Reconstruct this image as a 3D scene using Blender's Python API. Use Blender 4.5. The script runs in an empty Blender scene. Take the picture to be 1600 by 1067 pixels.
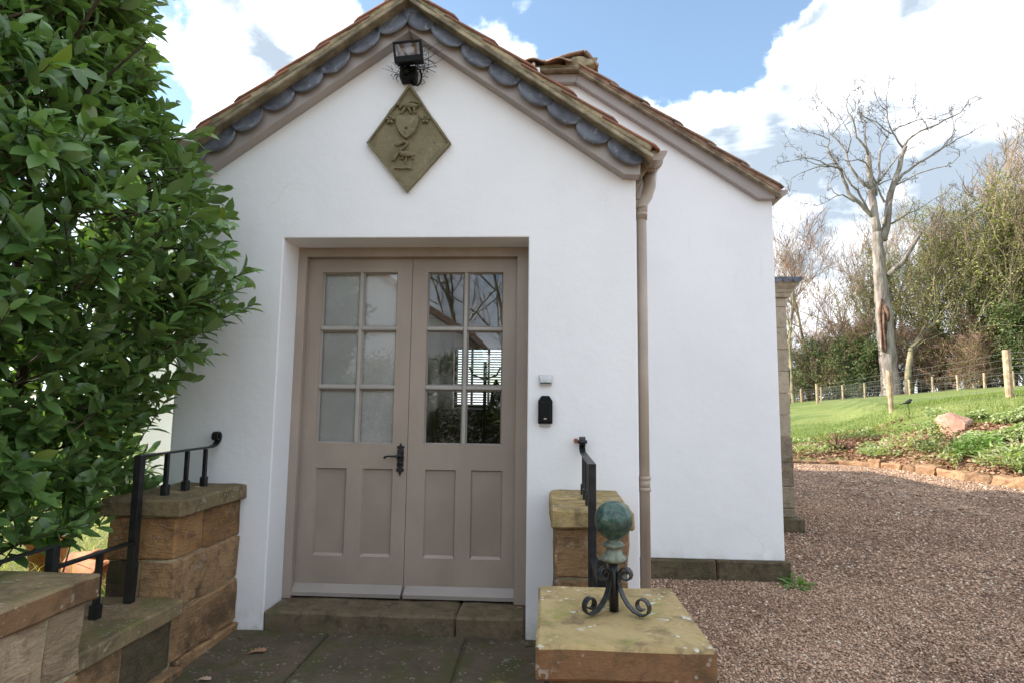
import bpy, math, random
import numpy as np
from mathutils import Vector, Matrix

random.seed(7)
rng = np.random.default_rng(11)
PI = math.pi
scene = bpy.context.scene
COL = scene.collection

# ------------------------------------------------------------------ camera
CAM = Vector((0.0, -3.2803, 1.1013))
cam_d = bpy.data.cameras.new("camera")
cam = bpy.data.objects.new("camera", cam_d)
COL.objects.link(cam)
cr = Vector((0.99845382, 0.05436164, 0.01160929))
cu = Vector((-0.00567322, -0.1081024, 0.99412358))
cf = Vector((-0.05529718, 0.99265235, 0.10762684))
cam.matrix_world = Matrix(((cr.x, cu.x, -cf.x, CAM.x), (cr.y, cu.y, -cf.y, CAM.y), (cr.z, cu.z, -cf.z, CAM.z), (0, 0, 0, 1)))
cam_d.sensor_width = 36.0
cam_d.lens = 935.25 / 1600 * 36.0
cam_d.clip_start = 0.05
cam_d.clip_end = 2000
scene.camera = cam

# ------------------------------------------------------------------ light, sky, exposure
SUN_AZ = math.radians(-84)      # from +Y towards +X
SUN_EL = math.radians(30)
sun_dir = Vector((math.sin(SUN_AZ) * math.cos(SUN_EL), math.cos(SUN_AZ) * math.cos(SUN_EL), math.sin(SUN_EL)))
sl = bpy.data.lights.new("sun", 'SUN')
sl.energy = 2.0
sl.angle = math.radians(0.9)
sl.color = (1.0, 0.93, 0.82)
so = bpy.data.objects.new("sun", sl)
so.rotation_euler = sun_dir.to_track_quat('Z', 'Y').to_euler()
so.location = (-20, 20, 30)
COL.objects.link(so)

scene.view_settings.view_transform = 'Standard'
scene.view_settings.look = 'None'
scene.view_settings.gamma = 1.0
scene.view_settings.use_curve_mapping = False
scene.view_settings.exposure = 2.4
scene.render.engine = 'CYCLES'
scene.cycles.max_bounces = 6
scene.cycles.transparent_max_bounces = 16
scene.cycles.caustics_reflective = False
scene.cycles.caustics_refractive = False

world = bpy.data.worlds.new("World")
scene.world = world
world.use_nodes = True
wt = world.node_tree
for n in list(wt.nodes):
    wt.nodes.remove(n)


class NG:
    """tiny node-graph helper"""
    def __init__(s, t):
        s.t = t

    def n(s, typ, **kw):
        nd = s.t.nodes.new(typ)
        for k, v in kw.items():
            setattr(nd, k, v)
        return nd

    def put(s, sock, v):
        if isinstance(v, bpy.types.NodeSocket):
            s.t.links.new(v, sock)
        elif isinstance(v, (tuple, list)) and len(v) == 3 and sock.type == 'RGBA':
            sock.default_value = (*v, 1)
        else:
            sock.default_value = v

    def m(s, op, a, b=None, c=None, clamp=False):
        nd = s.n('ShaderNodeMath', operation=op, use_clamp=clamp)
        s.put(nd.inputs[0], a)
        if b is not None:
            s.put(nd.inputs[1], b)
        if c is not None:
            s.put(nd.inputs[2], c)
        return nd.outputs[0]

    def mix(s, f, a, b, mode='MIX'):
        nd = s.n('ShaderNodeMix', data_type='RGBA', blend_type=mode)
        s.put(nd.inputs[0], f)
        s.put(nd.inputs[6], a)
        s.put(nd.inputs[7], b)
        return nd.outputs[2]

    def smooth(s, v, lo, hi, a=0.0, b=1.0):
        nd = s.n('ShaderNodeMapRange', interpolation_type='SMOOTHSTEP')
        s.put(nd.inputs[0], v)
        nd.inputs[1].default_value = lo
        nd.inputs[2].default_value = hi
        nd.inputs[3].default_value = a
        nd.inputs[4].default_value = b
        return nd.outputs[0]

    def noise(s, vec, scale, detail=4, rough=0.55, dist=0.0, out=0):
        nd = s.n('ShaderNodeTexNoise')
        s.put(nd.inputs['Vector'], vec)
        nd.inputs['Scale'].default_value = scale
        nd.inputs['Detail'].default_value = detail
        nd.inputs['Roughness'].default_value = rough
        nd.inputs['Distortion'].default_value = dist
        return nd.outputs[out]

    def vor(s, vec, scale, feature='F1', out='Distance', rnd=1.0):
        nd = s.n('ShaderNodeTexVoronoi', feature=feature)
        s.put(nd.inputs['Vector'], vec)
        nd.inputs['Scale'].default_value = scale
        nd.inputs['Randomness'].default_value = rnd
        return nd.outputs[out]

    def scale(s, vec, sc):
        nd = s.n('ShaderNodeMapping')
        s.put(nd.inputs[0], vec)
        nd.inputs['Scale'].default_value = sc
        return nd.outputs[0]


g = NG(wt)
geo = g.n('ShaderNodeTexCoord')
D = geo.outputs['Generated']
sky = g.n('ShaderNodeTexSky', sky_type='NISHITA')
sky.sun_disc = False
sky.sun_elevation = SUN_EL
sky.sun_rotation = SUN_AZ
sky.air_density = 1.0
sky.dust_density = 0.6
sky.ozone_density = 1.6
SKYS = 0.052
sp = g.n('ShaderNodeSeparateXYZ')
g.put(sp.inputs[0], D)
az = g.m('MULTIPLY', g.m('ARCTAN2', sp.outputs[0], sp.outputs[1]), 180 / PI)
el = g.m('MULTIPLY', g.m('ARCSINE', sp.outputs[2]), 180 / PI)
fb = g.noise(g.scale(D, (1, 1, 1.4)), 4.2, 10, 0.58, 0.0)
bil = g.vor(g.mix(0.10, D, g.noise(D, 9, 4, out=1)), 17.0, 'SMOOTH_F1')
bil2 = g.vor(g.mix(0.06, D, g.noise(D, 22, 4, out=1)), 41.0, 'SMOOTH_F1')
dens = g.m('MULTIPLY', g.m('SUBTRACT', fb, 0.5), 1.25)
dens = g.m('ADD', dens, g.m('MULTIPLY', g.m('SUBTRACT', 0.42, bil), 0.42))
dens = g.m('ADD', dens, g.m('MULTIPLY', g.m('SUBTRACT', 0.42, bil2), 0.20))
dens = g.m('ADD', dens, 0.20)
# wind-torn outline: shift bearing and height by noise before placing the banks
w1 = g.n('ShaderNodeSeparateColor')
g.put(w1.inputs[0], g.noise(D, 5.5, 7, 0.62, out=1))
w2 = g.n('ShaderNodeSeparateColor')
g.put(w2.inputs[0], g.noise(D, 15.0, 6, 0.65, out=1))
az = g.m('ADD', az, g.m('ADD', g.m('MULTIPLY', g.m('SUBTRACT', w1.outputs[0], 0.5), 9.0), g.m('MULTIPLY', g.m('SUBTRACT', w2.outputs[0], 0.5), 4.5)))
elw = g.m('ADD', el, g.m('ADD', g.m('MULTIPLY', g.m('SUBTRACT', w1.outputs[1], 0.5), 6.0), g.m('MULTIPLY', g.m('SUBTRACT', w2.outputs[1], 0.5), 3.5)))


def bump(a0, e0, wa, we, amp):
    """a bank of cloud (amp > 0) or a gap of blue (amp < 0) around azimuth a0, elevation e0 (degrees)"""
    global dens
    da = g.m('DIVIDE', g.m('SUBTRACT', az, a0), wa)
    de = g.m('DIVIDE', g.m('SUBTRACT', elw, e0), we)
    r2 = g.m('ADD', g.m('MULTIPLY', da, da), g.m('MULTIPLY', de, de))
    ex = g.m('EXPONENT', g.m('MULTIPLY', r2, -1.0))
    dens = g.m('ADD', dens, g.m('MULTIPLY', ex, amp))


bump(10, 33.5, 10, 5.5, -1.05)      # blue between the two banks
bump(19, 31.5, 6, 4.0, -0.65)
bump(-18.5, 37, 7.5, 3.0, -0.9)
bump(-8, 38.0, 5, 3, -0.6)
bump(-35.5, 32.0, 3.2, 2.6, -0.75)
bump(-34.8, 24.2, 2.4, 1.8, -0.85)
bump(29.2, 29.8, 1.3, 2.4, -0.62)
bump(-25, 28, 9, 8, 0.7)            # left bank
bump(-3, 31, 4, 3.5, 0.5)
bump(28, 23, 10, 7, 0.75)           # right bank
bump(24.5, 29, 3.6, 3.5, 0.6)
bump(34.5, 25.5, 6, 5.0, 0.6)
bump(12, 24, 9, 4.5, 0.75)
bump(30, 10, 16, 7, 0.45)
mask = g.smooth(dens, 0.0, 0.30)
sh = g.noise(g.scale(D, (1, 1, 2.2)), 5.0, 7, 0.6, 0.4)
sh2 = g.noise(g.scale(D, (1, 1, 1.8)), 2.1, 4, 0.5, 0.2)
body = g.m('ADD', g.m('MULTIPLY', g.m('SUBTRACT', sh, 0.5), 1.1), g.m('MULTIPLY', g.m('SUBTRACT', sh2, 0.5), 1.3))
# the undersides low over the wood are blue grey
low = g.smooth(elw, 26.0, 18.0)
lowz = g.m('MULTIPLY', low, g.smooth(el, 4.0, 11.0))
body = g.m('ADD', body, g.m('MULTIPLY', g.m('SUBTRACT', 0.42, bil), 0.5))
tone = g.m('SUBTRACT', g.m('ADD', 0.44, g.m('MULTIPLY', body, 2.1)), g.m('MULTIPLY', lowz, 0.34), clamp=True)
cloudc = g.mix(tone, (0.115, 0.138, 0.165), (0.56, 0.565, 0.58))
edge = g.smooth(dens, 0.10, 0.45)
cloudc = g.mix(edge, (0.34, 0.37, 0.41), cloudc)
skyc = g.mix(1.0, sky.outputs[0], (SKYS, SKYS, SKYS), 'MULTIPLY')
skyc = g.mix(1.0, skyc, (1.06, 1.14, 1.12), 'MULTIPLY')
skyc = g.mix(0.13, skyc, (0.16, 0.185, 0.205))
skyfin = g.mix(mask, skyc, cloudc)
bg = g.n('ShaderNodeBackground')
g.put(bg.inputs[0], skyfin)
bg.inputs[1].default_value = 1.0
ow = g.n('ShaderNodeOutputWorld')
wt.links.new(bg.outputs[0], ow.inputs[0])

# ------------------------------------------------------------------ mesh helpers


class MB:
    def __init__(s):
        s.v = []
        s.f = []

    def add(s, vs, fs):
        o = len(s.v)
        s.v.extend([tuple(p) for p in vs])
        s.f.extend([tuple(i + o for i in f) for f in fs])

    def box(s, a, b, M=None):
        x0, y0, z0 = a
        x1, y1, z1 = b
        vs = [Vector(p) for p in ((x0, y0, z0), (x1, y0, z0), (x1, y1, z0), (x0, y1, z0), (x0, y0, z1), (x1, y0, z1), (x1, y1, z1), (x0, y1, z1))]
        if M:
            vs = [M @ p for p in vs]
        s.add(vs, [(0, 3, 2, 1), (4, 5, 6, 7), (0, 1, 5, 4), (1, 2, 6, 5), (2, 3, 7, 6), (3, 0, 4, 7)])

    def prism(s, poly, y0, y1):
        """polygon given as (x, z), counter-clockwise seen from -Y, extruded along Y"""
        n = len(poly)
        vs = [(p[0], y0, p[1]) for p in poly] + [(p[0], y1, p[1]) for p in poly]
        fs = [tuple(range(n)), tuple(range(2 * n - 1, n - 1, -1))]
        for i in range(n):
            j = (i + 1) % n
            fs.append((j, i, i + n, j + n))
        s.add(vs, fs)

    def tube(s, pts, rad, n=6, cap=True, flat=1.0):
        pts = np.asarray(pts, float)
        k = len(pts)
        rad = np.broadcast_to(np.asarray(rad, float), (k,))
        t = np.gradient(pts, axis=0)
        t /= np.linalg.norm(t, axis=1)[:, None] + 1e-12
        up = np.array([0, 0, 1.0]) if abs(t[0][2]) < 0.8 else np.array([0, 1.0, 0])
        ang = np.arange(n) * 2 * PI / n
        base = len(s.v)
        for i in range(k):
            a = np.cross(t[i], up)
            a /= np.linalg.norm(a) + 1e-12
            b = np.cross(a, t[i])
            up = b
            ring = pts[i] + rad[i] * (np.cos(ang)[:, None] * a + flat * np.sin(ang)[:, None] * b)
            s.v.extend(map(tuple, ring.tolist()))
        for i in range(k - 1):
            for j in range(n):
                j2 = (j + 1) % n
                s.f.append((base + i * n + j, base + i * n + j2, base + (i + 1) * n + j2, base + (i + 1) * n + j))
        if cap:
            s.f.append(tuple(base + j for j in range(n - 1, -1, -1)))
            s.f.append(tuple(base + (k - 1) * n + j for j in range(n)))

    def strap(s, pts, w, t, side):
        """flat bar along pts; side = unit vector of its width"""
        pts = np.asarray(pts, float)
        k = len(pts)
        side = np.asarray(side, float)
        tg = np.gradient(pts, axis=0)
        tg /= np.linalg.norm(tg, axis=1)[:, None]
        base = len(s.v)
        for i in range(k):
            nn = np.cross(tg[i], side)
            nn /= np.linalg.norm(nn)
            for a, b in ((-1, -1), (1, -1), (1, 1), (-1, 1)):
                s.v.append(tuple(pts[i] + side * a * w / 2 + nn * b * t / 2))
        for i in range(k - 1):
            for j in range(4):
                j2 = (j + 1) % 4
                s.f.append((base + i * 4 + j, base + i * 4 + j2, base + (i + 1) * 4 + j2, base + (i + 1) * 4 + j))
        s.f.append((base + 3, base + 2, base + 1, base))
        e = base + (k - 1) * 4
        s.f.append((e, e + 1, e + 2, e + 3))

    def lathe(s, prof, c, n=24):
        base = len(s.v)
        for r, z in prof:
            for j in range(n):
                a = 2 * PI * j / n
                s.v.append((c[0] + r * math.cos(a), c[1] + r * math.sin(a), c[2] + z))
        for i in range(len(prof) - 1):
            for j in range(n):
                j2 = (j + 1) % n
                s.f.append((base + i * n + j, base + i * n + j2, base + (i + 1) * n + j2, base + (i + 1) * n + j))
        s.f.append(tuple(base + j for j in range(n - 1, -1, -1)))
        s.f.append(tuple(base + (len(prof) - 1) * n + j for j in range(n)))

    def mesh(s, name, mat, smooth=False, tint=None):
        me = bpy.data.meshes.new(name)
        me.from_pydata(s.v, [], s.f)
        if mat:
            me.materials.append(mat)
        if smooth:
            me.shade_smooth()
        if tint is not None:
            at = me.attributes.new('tint', 'FLOAT', 'POINT')
            at.data.foreach_set('value', np.asarray(tint, np.float32))
        me.update()
        return me


def tagit(o, label=None, cat=None, group=None, kind=None):
    if label:
        o['label'] = label
    if cat:
        o['category'] = cat
    if group:
        o['group'] = group
    if kind:
        o['kind'] = kind
    return o


def link(name, me, parent=None, world_space=True, **tags):
    o = bpy.data.objects.new(name, me)
    COL.objects.link(o)
    if parent is not None:
        o.parent = parent
        if world_space:
            o.matrix_parent_inverse = WM[parent.name].inverted()
    WM[o.name] = Matrix.Identity(4) if (world_space or parent is None) else WM[parent.name].copy()
    return tagit(o, **tags)


WM = {}


def obj(name, mb, mat, parent=None, smooth=False, tint=None, bevel=0.0, **tags):
    me = mb.mesh(name, mat, smooth, tint)
    o = link(name, me, parent, **tags)
    if bevel:
        b = o.modifiers.new('bevel', 'BEVEL')
        b.width = bevel
        b.segments = 2
        b.limit_method = 'ANGLE'
        b.angle_limit = math.radians(40)
    return o


def thing(name, label, cat, loc, group=None, kind=None):
    o = bpy.data.objects.new(name, None)
    COL.objects.link(o)
    o.location = loc
    o.empty_display_size = 0.1
    WM[o.name] = Matrix.Translation(Vector(loc))
    return tagit(o, label, cat, group, kind)


def tag_root(o, loc):
    """give a single-mesh thing its own origin"""
    L = Vector(loc)
    o.data.transform(Matrix.Translation(-L))
    o.location = L
    WM[o.name] = Matrix.Translation(L)
    return o


def arr_mesh(name, V, F, mat, tint=None, smooth=False):
    """fast mesh from numpy arrays; F is (n, k)"""
    me = bpy.data.meshes.new(name)
    V = np.asarray(V, np.float32)
    F = np.asarray(F, np.int32)
    me.vertices.add(len(V))
    me.vertices.foreach_set('co', V.ravel())
    nf, k = F.shape
    me.loops.add(nf * k)
    me.loops.foreach_set('vertex_index', F.ravel())
    me.polygons.add(nf)
    me.polygons.foreach_set('loop_start', np.arange(nf, dtype=np.int32) * k)
    me.polygons.foreach_set('loop_total', np.full(nf, k, np.int32))
    if smooth:
        me.polygons.foreach_set('use_smooth', np.ones(nf, bool))
    me.update(calc_edges=True)
    if mat:
        me.materials.append(mat)
    if tint is not None:
        at = me.attributes.new('tint', 'FLOAT', 'POINT')
        at.data.foreach_set('value', np.asarray(tint, np.float32))
    return me


def scatter(V0, F0, P, X, Yv, Zv):
    """copies of V0/F0 at P with axes X, Yv, Zv (each (n, 3), scale included)"""
    V0 = np.asarray(V0, float)
    n, k = len(P), len(V0)
    V = P[:, None, :] + V0[None, :, 0, None] * X[:, None, :] + V0[None, :, 1, None] * Yv[:, None, :] + V0[None, :, 2, None] * Zv[:, None, :]
    F = np.asarray(F0)[None, :, :] + (np.arange(n) * k)[:, None, None]
    return V.reshape(-1, 3), F.reshape(-1, np.asarray(F0).shape[1])


def rand_frames(n, size, tilt=1.0, flatz=1.0):
    a = rng.uniform(0, 2 * PI, n)
    nrm = np.stack([rng.normal(0, tilt, n), rng.normal(0, tilt, n), np.ones(n)], 1)
    nrm /= np.linalg.norm(nrm, axis=1)[:, None]
    x = np.stack([np.cos(a), np.sin(a), np.zeros(n)], 1)
    x -= (x * nrm).sum(1)[:, None] * nrm
    x /= np.linalg.norm(x, axis=1)[:, None]
    y = np.cross(nrm, x)
    s = size[:, None]
    return x * s, y * s, nrm * s * flatz


# ------------------------------------------------------------------ materials


def new_mat(name):
    m = bpy.data.materials.new(name)
    m.use_nodes = True
    t = m.node_tree
    for n in list(t.nodes):
        t.nodes.remove(n)
    g = NG(t)
    b = g.n('ShaderNodeBsdfPrincipled')
    o = g.n('ShaderNodeOutputMaterial')
    t.links.new(b.outputs[0], o.inputs[0])
    tc = g.n('ShaderNodeTexCoord').outputs['Object']
    gp = g.n('ShaderNodeNewGeometry')
    return m, g, b, tc, gp


def setbump(g, b, h, strength=0.4, dist=0.01):
    nd = g.n('ShaderNodeBump')
    nd.inputs['Strength'].default_value = strength
    nd.inputs['Distance'].default_value = dist
    g.put(nd.inputs['Height'], h)
    g.put(b.inputs['Normal'], nd.outputs[0])


def simple(name, col, rough=0.6, var=0.12, nscale=6.0, bstr=0.15, bdist=0.003, bscale=60.0, metal=0.0, tint=None, objrand=0.0, col2=None, spec=0.5, streak=None):
    m, g, b, tc, gp = new_mat(name)
    P = gp.outputs['Position']
    if streak:
        P = g.scale(P, streak)
    n1 = g.noise(P, nscale, 5, 0.6)
    c2 = col2 or tuple(c * (1 - 2.2 * var) for c in col)
    c1 = tuple(min(1, c * (1 + var)) for c in col)
    f = g.smooth(n1, 0.32, 0.68)
    c = g.mix(f, c2, c1)
    if tint:
        at = g.n('ShaderNodeAttribute', attribute_name='tint')
        c = g.mix(at.outputs['Fac'], c, tint)
    if objrand:
        oi = g.n('ShaderNodeObjectInfo')
        hv = g.n('ShaderNodeHueSaturation')
        g.put(hv.inputs['Value'], g.m('ADD', 1 - objrand, g.m('MULTIPLY', oi.outputs['Random'], 2 * objrand)))
        g.put(hv.inputs['Color'], c)
        c = hv.outputs[0]
    g.put(b.inputs['Base Color'], c)
    b.inputs['Roughness'].default_value = rough
    b.inputs['Metallic'].default_value = metal
    b.inputs['Specular IOR Level'].default_value = spec
    setbump(g, b, g.noise(P, bscale, 4, 0.6), bstr, bdist)
    return m


# white render
m, g, b, tc, gp = new_mat('white_render')
P = gp.outputs['Position']
n1 = g.noise(P, 1.7, 4, 0.6)
c = g.mix(g.smooth(n1, 0.3, 0.7), (0.83, 0.825, 0.835), (0.87, 0.865, 0.87))
spz = g.n('ShaderNodeSeparateXYZ')
g.put(spz.inputs[0], P)
dirt = g.m('MULTIPLY', g.smooth(spz.outputs[2], 0.06, -0.12), g.smooth(g.noise(P, 9, 5, 0.7), 0.42, 0.62))
c = g.mix(g.m('MULTIPLY', dirt, 0.5), c, (0.42, 0.42, 0.33))
streaks = g.smooth(g.noise(g.scale(P, (9, 9, 0.8)), 1.4, 4, 0.6), 0.62, 0.8)
c = g.mix(g.m('MULTIPLY', streaks, 0.14), c, (0.55, 0.55, 0.50))
crk = g.vor(g.mix(0.35, P, g.noise(P, 2.5, 4, out=1)), 0.9, 'DISTANCE_TO_EDGE')
crm = g.m('MULTIPLY', g.smooth(crk, 0.004, 0.0012), g.smooth(g.noise(P, 1.1, 2, 0.5), 0.52, 0.62))
c = g.mix(g.m('MULTIPLY', crm, 0.2), c, (0.5, 0.5, 0.48))
grime = g.m('MULTIPLY', g.smooth(spz.outputs[2], 0.55, -0.15), g.smooth(g.noise(P, 3.2, 5, 0.7), 0.35, 0.75))
c = g.mix(g.m('MULTIPLY', grime, 0.16), c, (0.50, 0.50, 0.40))
g.put(b.inputs['Base Color'], c)
b.inputs['Roughness'].default_value = 0.75
setbump(g, b, g.m('ADD', g.noise(P, 5, 4, 0.6), g.m('MULTIPLY', g.noise(P, 45, 3, 0.6), 0.10)), 0.22, 0.022)
M_white = m

M_paint = simple('taupe_paint', (0.35, 0.285, 0.23), 0.42, 0.05, 3, 0.12, 0.002, 120)
M_door = simple('door_taupe_paint', (0.38, 0.308, 0.252), 0.38, 0.07, 2.2, 0.15, 0.002, 110, streak=(1, 1, 0.5))
M_doorpanel = simple('door_panel_paint', (0.345, 0.275, 0.225), 0.42, 0.06, 2.2, 0.15, 0.002, 110)
M_wb = simple('weatherboard_paint', (0.34, 0.295, 0.262), 0.35, 0.05, 3, 0.1, 0.002, 90)
M_putty = simple('pale_bar_paint', (0.40, 0.37, 0.33), 0.4, 0.05, 4, 0.1, 0.002, 90)
M_barge = simple('bargeboard_paint', (0.365, 0.318, 0.295), 0.5, 0.05, 2.5, 0.12, 0.003, 70)
M_under = simple('undercloak_stone', (0.33, 0.275, 0.185), 0.85, 0.25, 9, 0.5, 0.006, 50)
M_mortar = simple('verge_mortar', (0.42, 0.34, 0.22), 0.95, 0.22, 7, 0.9, 0.012, 35, col2=(0.20, 0.17, 0.10))
M_tile = simple('clay_tile', (0.26, 0.105, 0.06), 0.8, 0.25, 9, 0.5, 0.004, 60, objrand=0.25, col2=(0.22, 0.10, 0.06))
M_tileold = simple('weathered_clay_tile', (0.33, 0.21, 0.15), 0.9, 0.25, 9, 0.6, 0.005, 50, objrand=0.2, col2=(0.20, 0.13, 0.09))
M_pipe = simple('brown_plastic_pipe', (0.36, 0.285, 0.22), 0.35, 0.06, 4, 0.05, 0.001, 80)
M_iron = simple('black_iron', (0.012, 0.012, 0.014), 0.42, 0.3, 30, 0.4, 0.002, 160)
M_black = simple('black_plastic', (0.005, 0.006, 0.006), 0.5, 0.2, 20, 0.05, 0.001, 100, spec=0.2)
M_chrome = simple('satin_steel', (0.75, 0.76, 0.78), 0.25, 0.05, 8, 0.02, 0.001, 60, metal=0.9)
M_greystud = simple('grey_plastic', (0.42, 0.42, 0.42), 0.5, 0.05, 8, 0.02, 0.001, 60)
M_wood = simple('fence_post_wood', (0.42, 0.30, 0.19), 0.85, 0.2, 6, 0.4, 0.01, 30, objrand=0.15)
M_wire = simple('galvanised_wire', (0.17, 0.17, 0.15), 0.5, 0.1, 6, 0.0, 0.001, 30, metal=0.3)
M_terracotta = simple('terracotta', (0.42, 0.16, 0.07), 0.85, 0.2, 7, 0.3, 0.004, 50)
M_room = simple('interior_plaster', (0.88, 0.88, 0.88), 0.8, 0.03, 3, 0.1, 0.002, 50)
M_roomfloor = simple('interior_floor', (0.06, 0.045, 0.035), 0.35, 0.2, 5, 0.1, 0.002, 40)
M_dark = simple('dark_furniture', (0.018, 0.016, 0.015), 0.5, 0.2, 10, 0.1, 0.002, 40)
M_blind = simple('blind_slat', (0.42, 0.42, 0.34), 0.5, 0.05, 6, 0.0, 0.001, 40)
M_bird = simple('black_feathers', (0.01, 0.01, 0.012), 0.6, 0.2, 30, 0.2, 0.002, 80)
M_ivy = None

# lead
m, g, b, tc, gp = new_mat('lead')
P = gp.outputs['Position']
c = g.mix(g.smooth(g.noise(P, 9, 5, 0.6, 0.6), 0.3, 0.7), (0.075, 0.08, 0.098), (0.17, 0.182, 0.215))
c = g.mix(g.m('MULTIPLY', g.smooth(g.noise(P, 23, 5, 0.7), 0.56, 0.72), 0.6), c, (0.42, 0.44, 0.49))
g.put(b.inputs['Base Color'], c)
b.inputs['Metallic'].default_value = 0.25
b.inputs['Roughness'].default_value = 0.48
setbump(g, b, g.noise(P, 14, 4, 0.6), 0.35, 0.006)
M_lead = m

# verdigris ball
m, g, b, tc, gp = new_mat('verdigris_copper')
P = gp.outputs['Position']
n1 = g.noise(P, 38, 5, 0.65, 0.6)
c = g.mix(g.smooth(n1, 0.35, 0.65), (0.020, 0.045, 0.038), (0.060, 0.115, 0.092))
c = g.mix(g.m('MULTIPLY', g.smooth(g.noise(P, 70, 4, 0.7), 0.55, 0.7), 0.7), c, (0.16, 0.14, 0.09))
g.put(b.inputs['Base Color'], c)
b.inputs['Metallic'].default_value = 0.3
b.inputs['Roughness'].default_value = 0.28
setbump(g, b, g.noise(P, 26, 3, 0.5), 0.25, 0.008)
M_verd = m
M_verd2 = simple('dull_bronze', (0.17, 0.19, 0.14), 0.5, 0.2, 40, 0.3, 0.002, 120, metal=0.3)


def stone_mat(name, cols, moss=0.0, mosscol=(0.10, 0.10, 0.025), lichen=0.0, tool=0.5, objv=0.25, dark=0.0):
    m, g, b, tc, gp = new_mat(name)
    P = gp.outputs['Position']
    oi = g.n('ShaderNodeObjectInfo')
    off = g.n('ShaderNodeVectorMath', operation='ADD')
    g.put(off.inputs[0], P)
    sc = g.m('MULTIPLY', oi.outputs['Random'], 17.0)
    cmb = g.n('ShaderNodeCombineXYZ')
    g.put(cmb.inputs[0], sc)
    g.put(cmb.inputs[1], sc)
    g.put(off.inputs[1], cmb.outputs[0])
    Q = off.outputs[0]
    n1 = g.noise(Q, 3.5, 6, 0.62, 0.5)
    n2 = g.noise(Q, 13, 6, 0.68, 0.4)
    c = g.mix(g.smooth(n1, 0.32, 0.68), cols[0], cols[1])
    c = g.mix(g.smooth(n2, 0.46, 0.70), c, cols[2])
    ramp = g.smooth(oi.outputs['Random'], 0.0, 1.0, 1 - objv, 1 + objv)
    hv = g.n('ShaderNodeHueSaturation')
    g.put(hv.inputs['Value'], ramp)
    g.put(hv.inputs['Color'], c)
    c = hv.outputs[0]
    if dark:
        st = g.smooth(g.noise(Q, 5.2, 5, 0.7, 0.3), 0.50, 0.66)
        c = g.mix(g.m('MULTIPLY', st, dark), c, (0.035, 0.028, 0.02))
    if moss:
        mo = g.smooth(g.noise(P, 6.5, 6, 0.7, 0.3), 0.62 - 0.25 * moss, 0.78 - 0.25 * moss)
        sepn = g.n('ShaderNodeSeparateXYZ')
        g.put(sepn.inputs[0], gp.outputs['Normal'])
        upm = g.smooth(sepn.outputs[2], -0.2, 0.8, 0.45, 1.0)
        c = g.mix(g.m('MULTIPLY', g.m('MULTIPLY', mo, upm), 0.85), c, mosscol)
    if lichen:
        vd = g.vor(g.mix(0.12, P, g.noise(P, 20, 3, out=1)), 15)
        vs = g.vor(P, 41)
        sel = g.smooth(g.noise(P, 4.0, 3, 0.6), 0.47, 0.6)
        l1 = g.m('MULTIPLY', g.smooth(vd, 0.24, 0.19), sel)
        sel2 = g.smooth(g.noise(P, 9.0, 3, 0.6), 0.5, 0.6)
        l2 = g.m('MULTIPLY', g.smooth(vs, 0.26, 0.2), sel2)
        l = g.m('MAXIMUM', l1, l2)
        c = g.mix(g.m('MULTIPLY', l, lichen), c, (0.56, 0.54, 0.46))
    g.put(b.inputs['Base Color'], c)
    b.inputs['Roughness'].default_value = 0.9
    b.inputs['Specular IOR Level'].default_value = 0.3
    h = g.m('ADD', g.noise(Q, 30, 6, 0.7), g.m('MULTIPLY', g.noise(Q, 130, 3, 0.7), 0.4))
    if tool:
        h = g.m('ADD', h, g.m('MULTIPLY', g.noise(g.scale(Q, (1, 1, 3.2)), 16, 5, 0.7, 1.2), 1.6 * tool))
    setbump(g, b, h, 0.75, 0.010 + 0.010 * max(0, tool - 0.5))
    return m


M_block = stone_mat('sandstone_block', [(0.25, 0.145, 0.07), (0.37, 0.225, 0.11), (0.15, 0.095, 0.06)], moss=0.12, mosscol=(0.13, 0.125, 0.05), lichen=0.25, tool=1.0, objv=0.3, dark=0.5)
M_blockpale = stone_mat('pale_sandstone_block', [(0.40, 0.29, 0.18), (0.50, 0.37, 0.24), (0.27, 0.18, 0.12)], moss=0.0, lichen=0.15, tool=1.1, objv=0.15, dark=0.15)
M_blockdark = stone_mat('mossy_dark_block', [(0.10, 0.078, 0.045), (0.155, 0.115, 0.07), (0.06, 0.05, 0.032)], moss=0.5, mosscol=(0.075, 0.08, 0.03), lichen=0.1, tool=1.0, objv=0.2, dark=0.5)
M_orange = stone_mat('orange_sandstone_block', [(0.36, 0.18, 0.07), (0.44, 0.26, 0.12), (0.20, 0.11, 0.06)], moss=0.1, lichen=0.2, tool=1.3, objv=0.15, dark=0.55)
M_cap = stone_mat('cap_stone', [(0.21, 0.155, 0.085), (0.26, 0.185, 0.10), (0.13, 0.095, 0.055)], moss=0.55, mosscol=(0.15, 0.145, 0.05), lichen=0.45, tool=0.2, objv=0.12, dark=0.3)
M_capochre = stone_mat('ochre_cap_stone', [(0.33, 0.235, 0.10), (0.43, 0.325, 0.16), (0.20, 0.14, 0.07)], moss=0.3, mosscol=(0.24, 0.24, 0.06), lichen=1.0, tool=0.3, objv=0.05, dark=0.3)
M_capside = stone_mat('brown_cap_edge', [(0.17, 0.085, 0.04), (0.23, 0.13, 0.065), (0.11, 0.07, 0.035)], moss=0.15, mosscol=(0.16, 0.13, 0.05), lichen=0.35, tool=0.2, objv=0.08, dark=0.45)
M_paving = stone_mat('damp_paving', [(0.085, 0.07, 0.048), (0.13, 0.105, 0.073), (0.135, 0.095, 0.065)], moss=0.62, mosscol=(0.080, 0.085, 0.030), lichen=0.35, tool=0.1, objv=0.12, dark=0.3)
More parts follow.
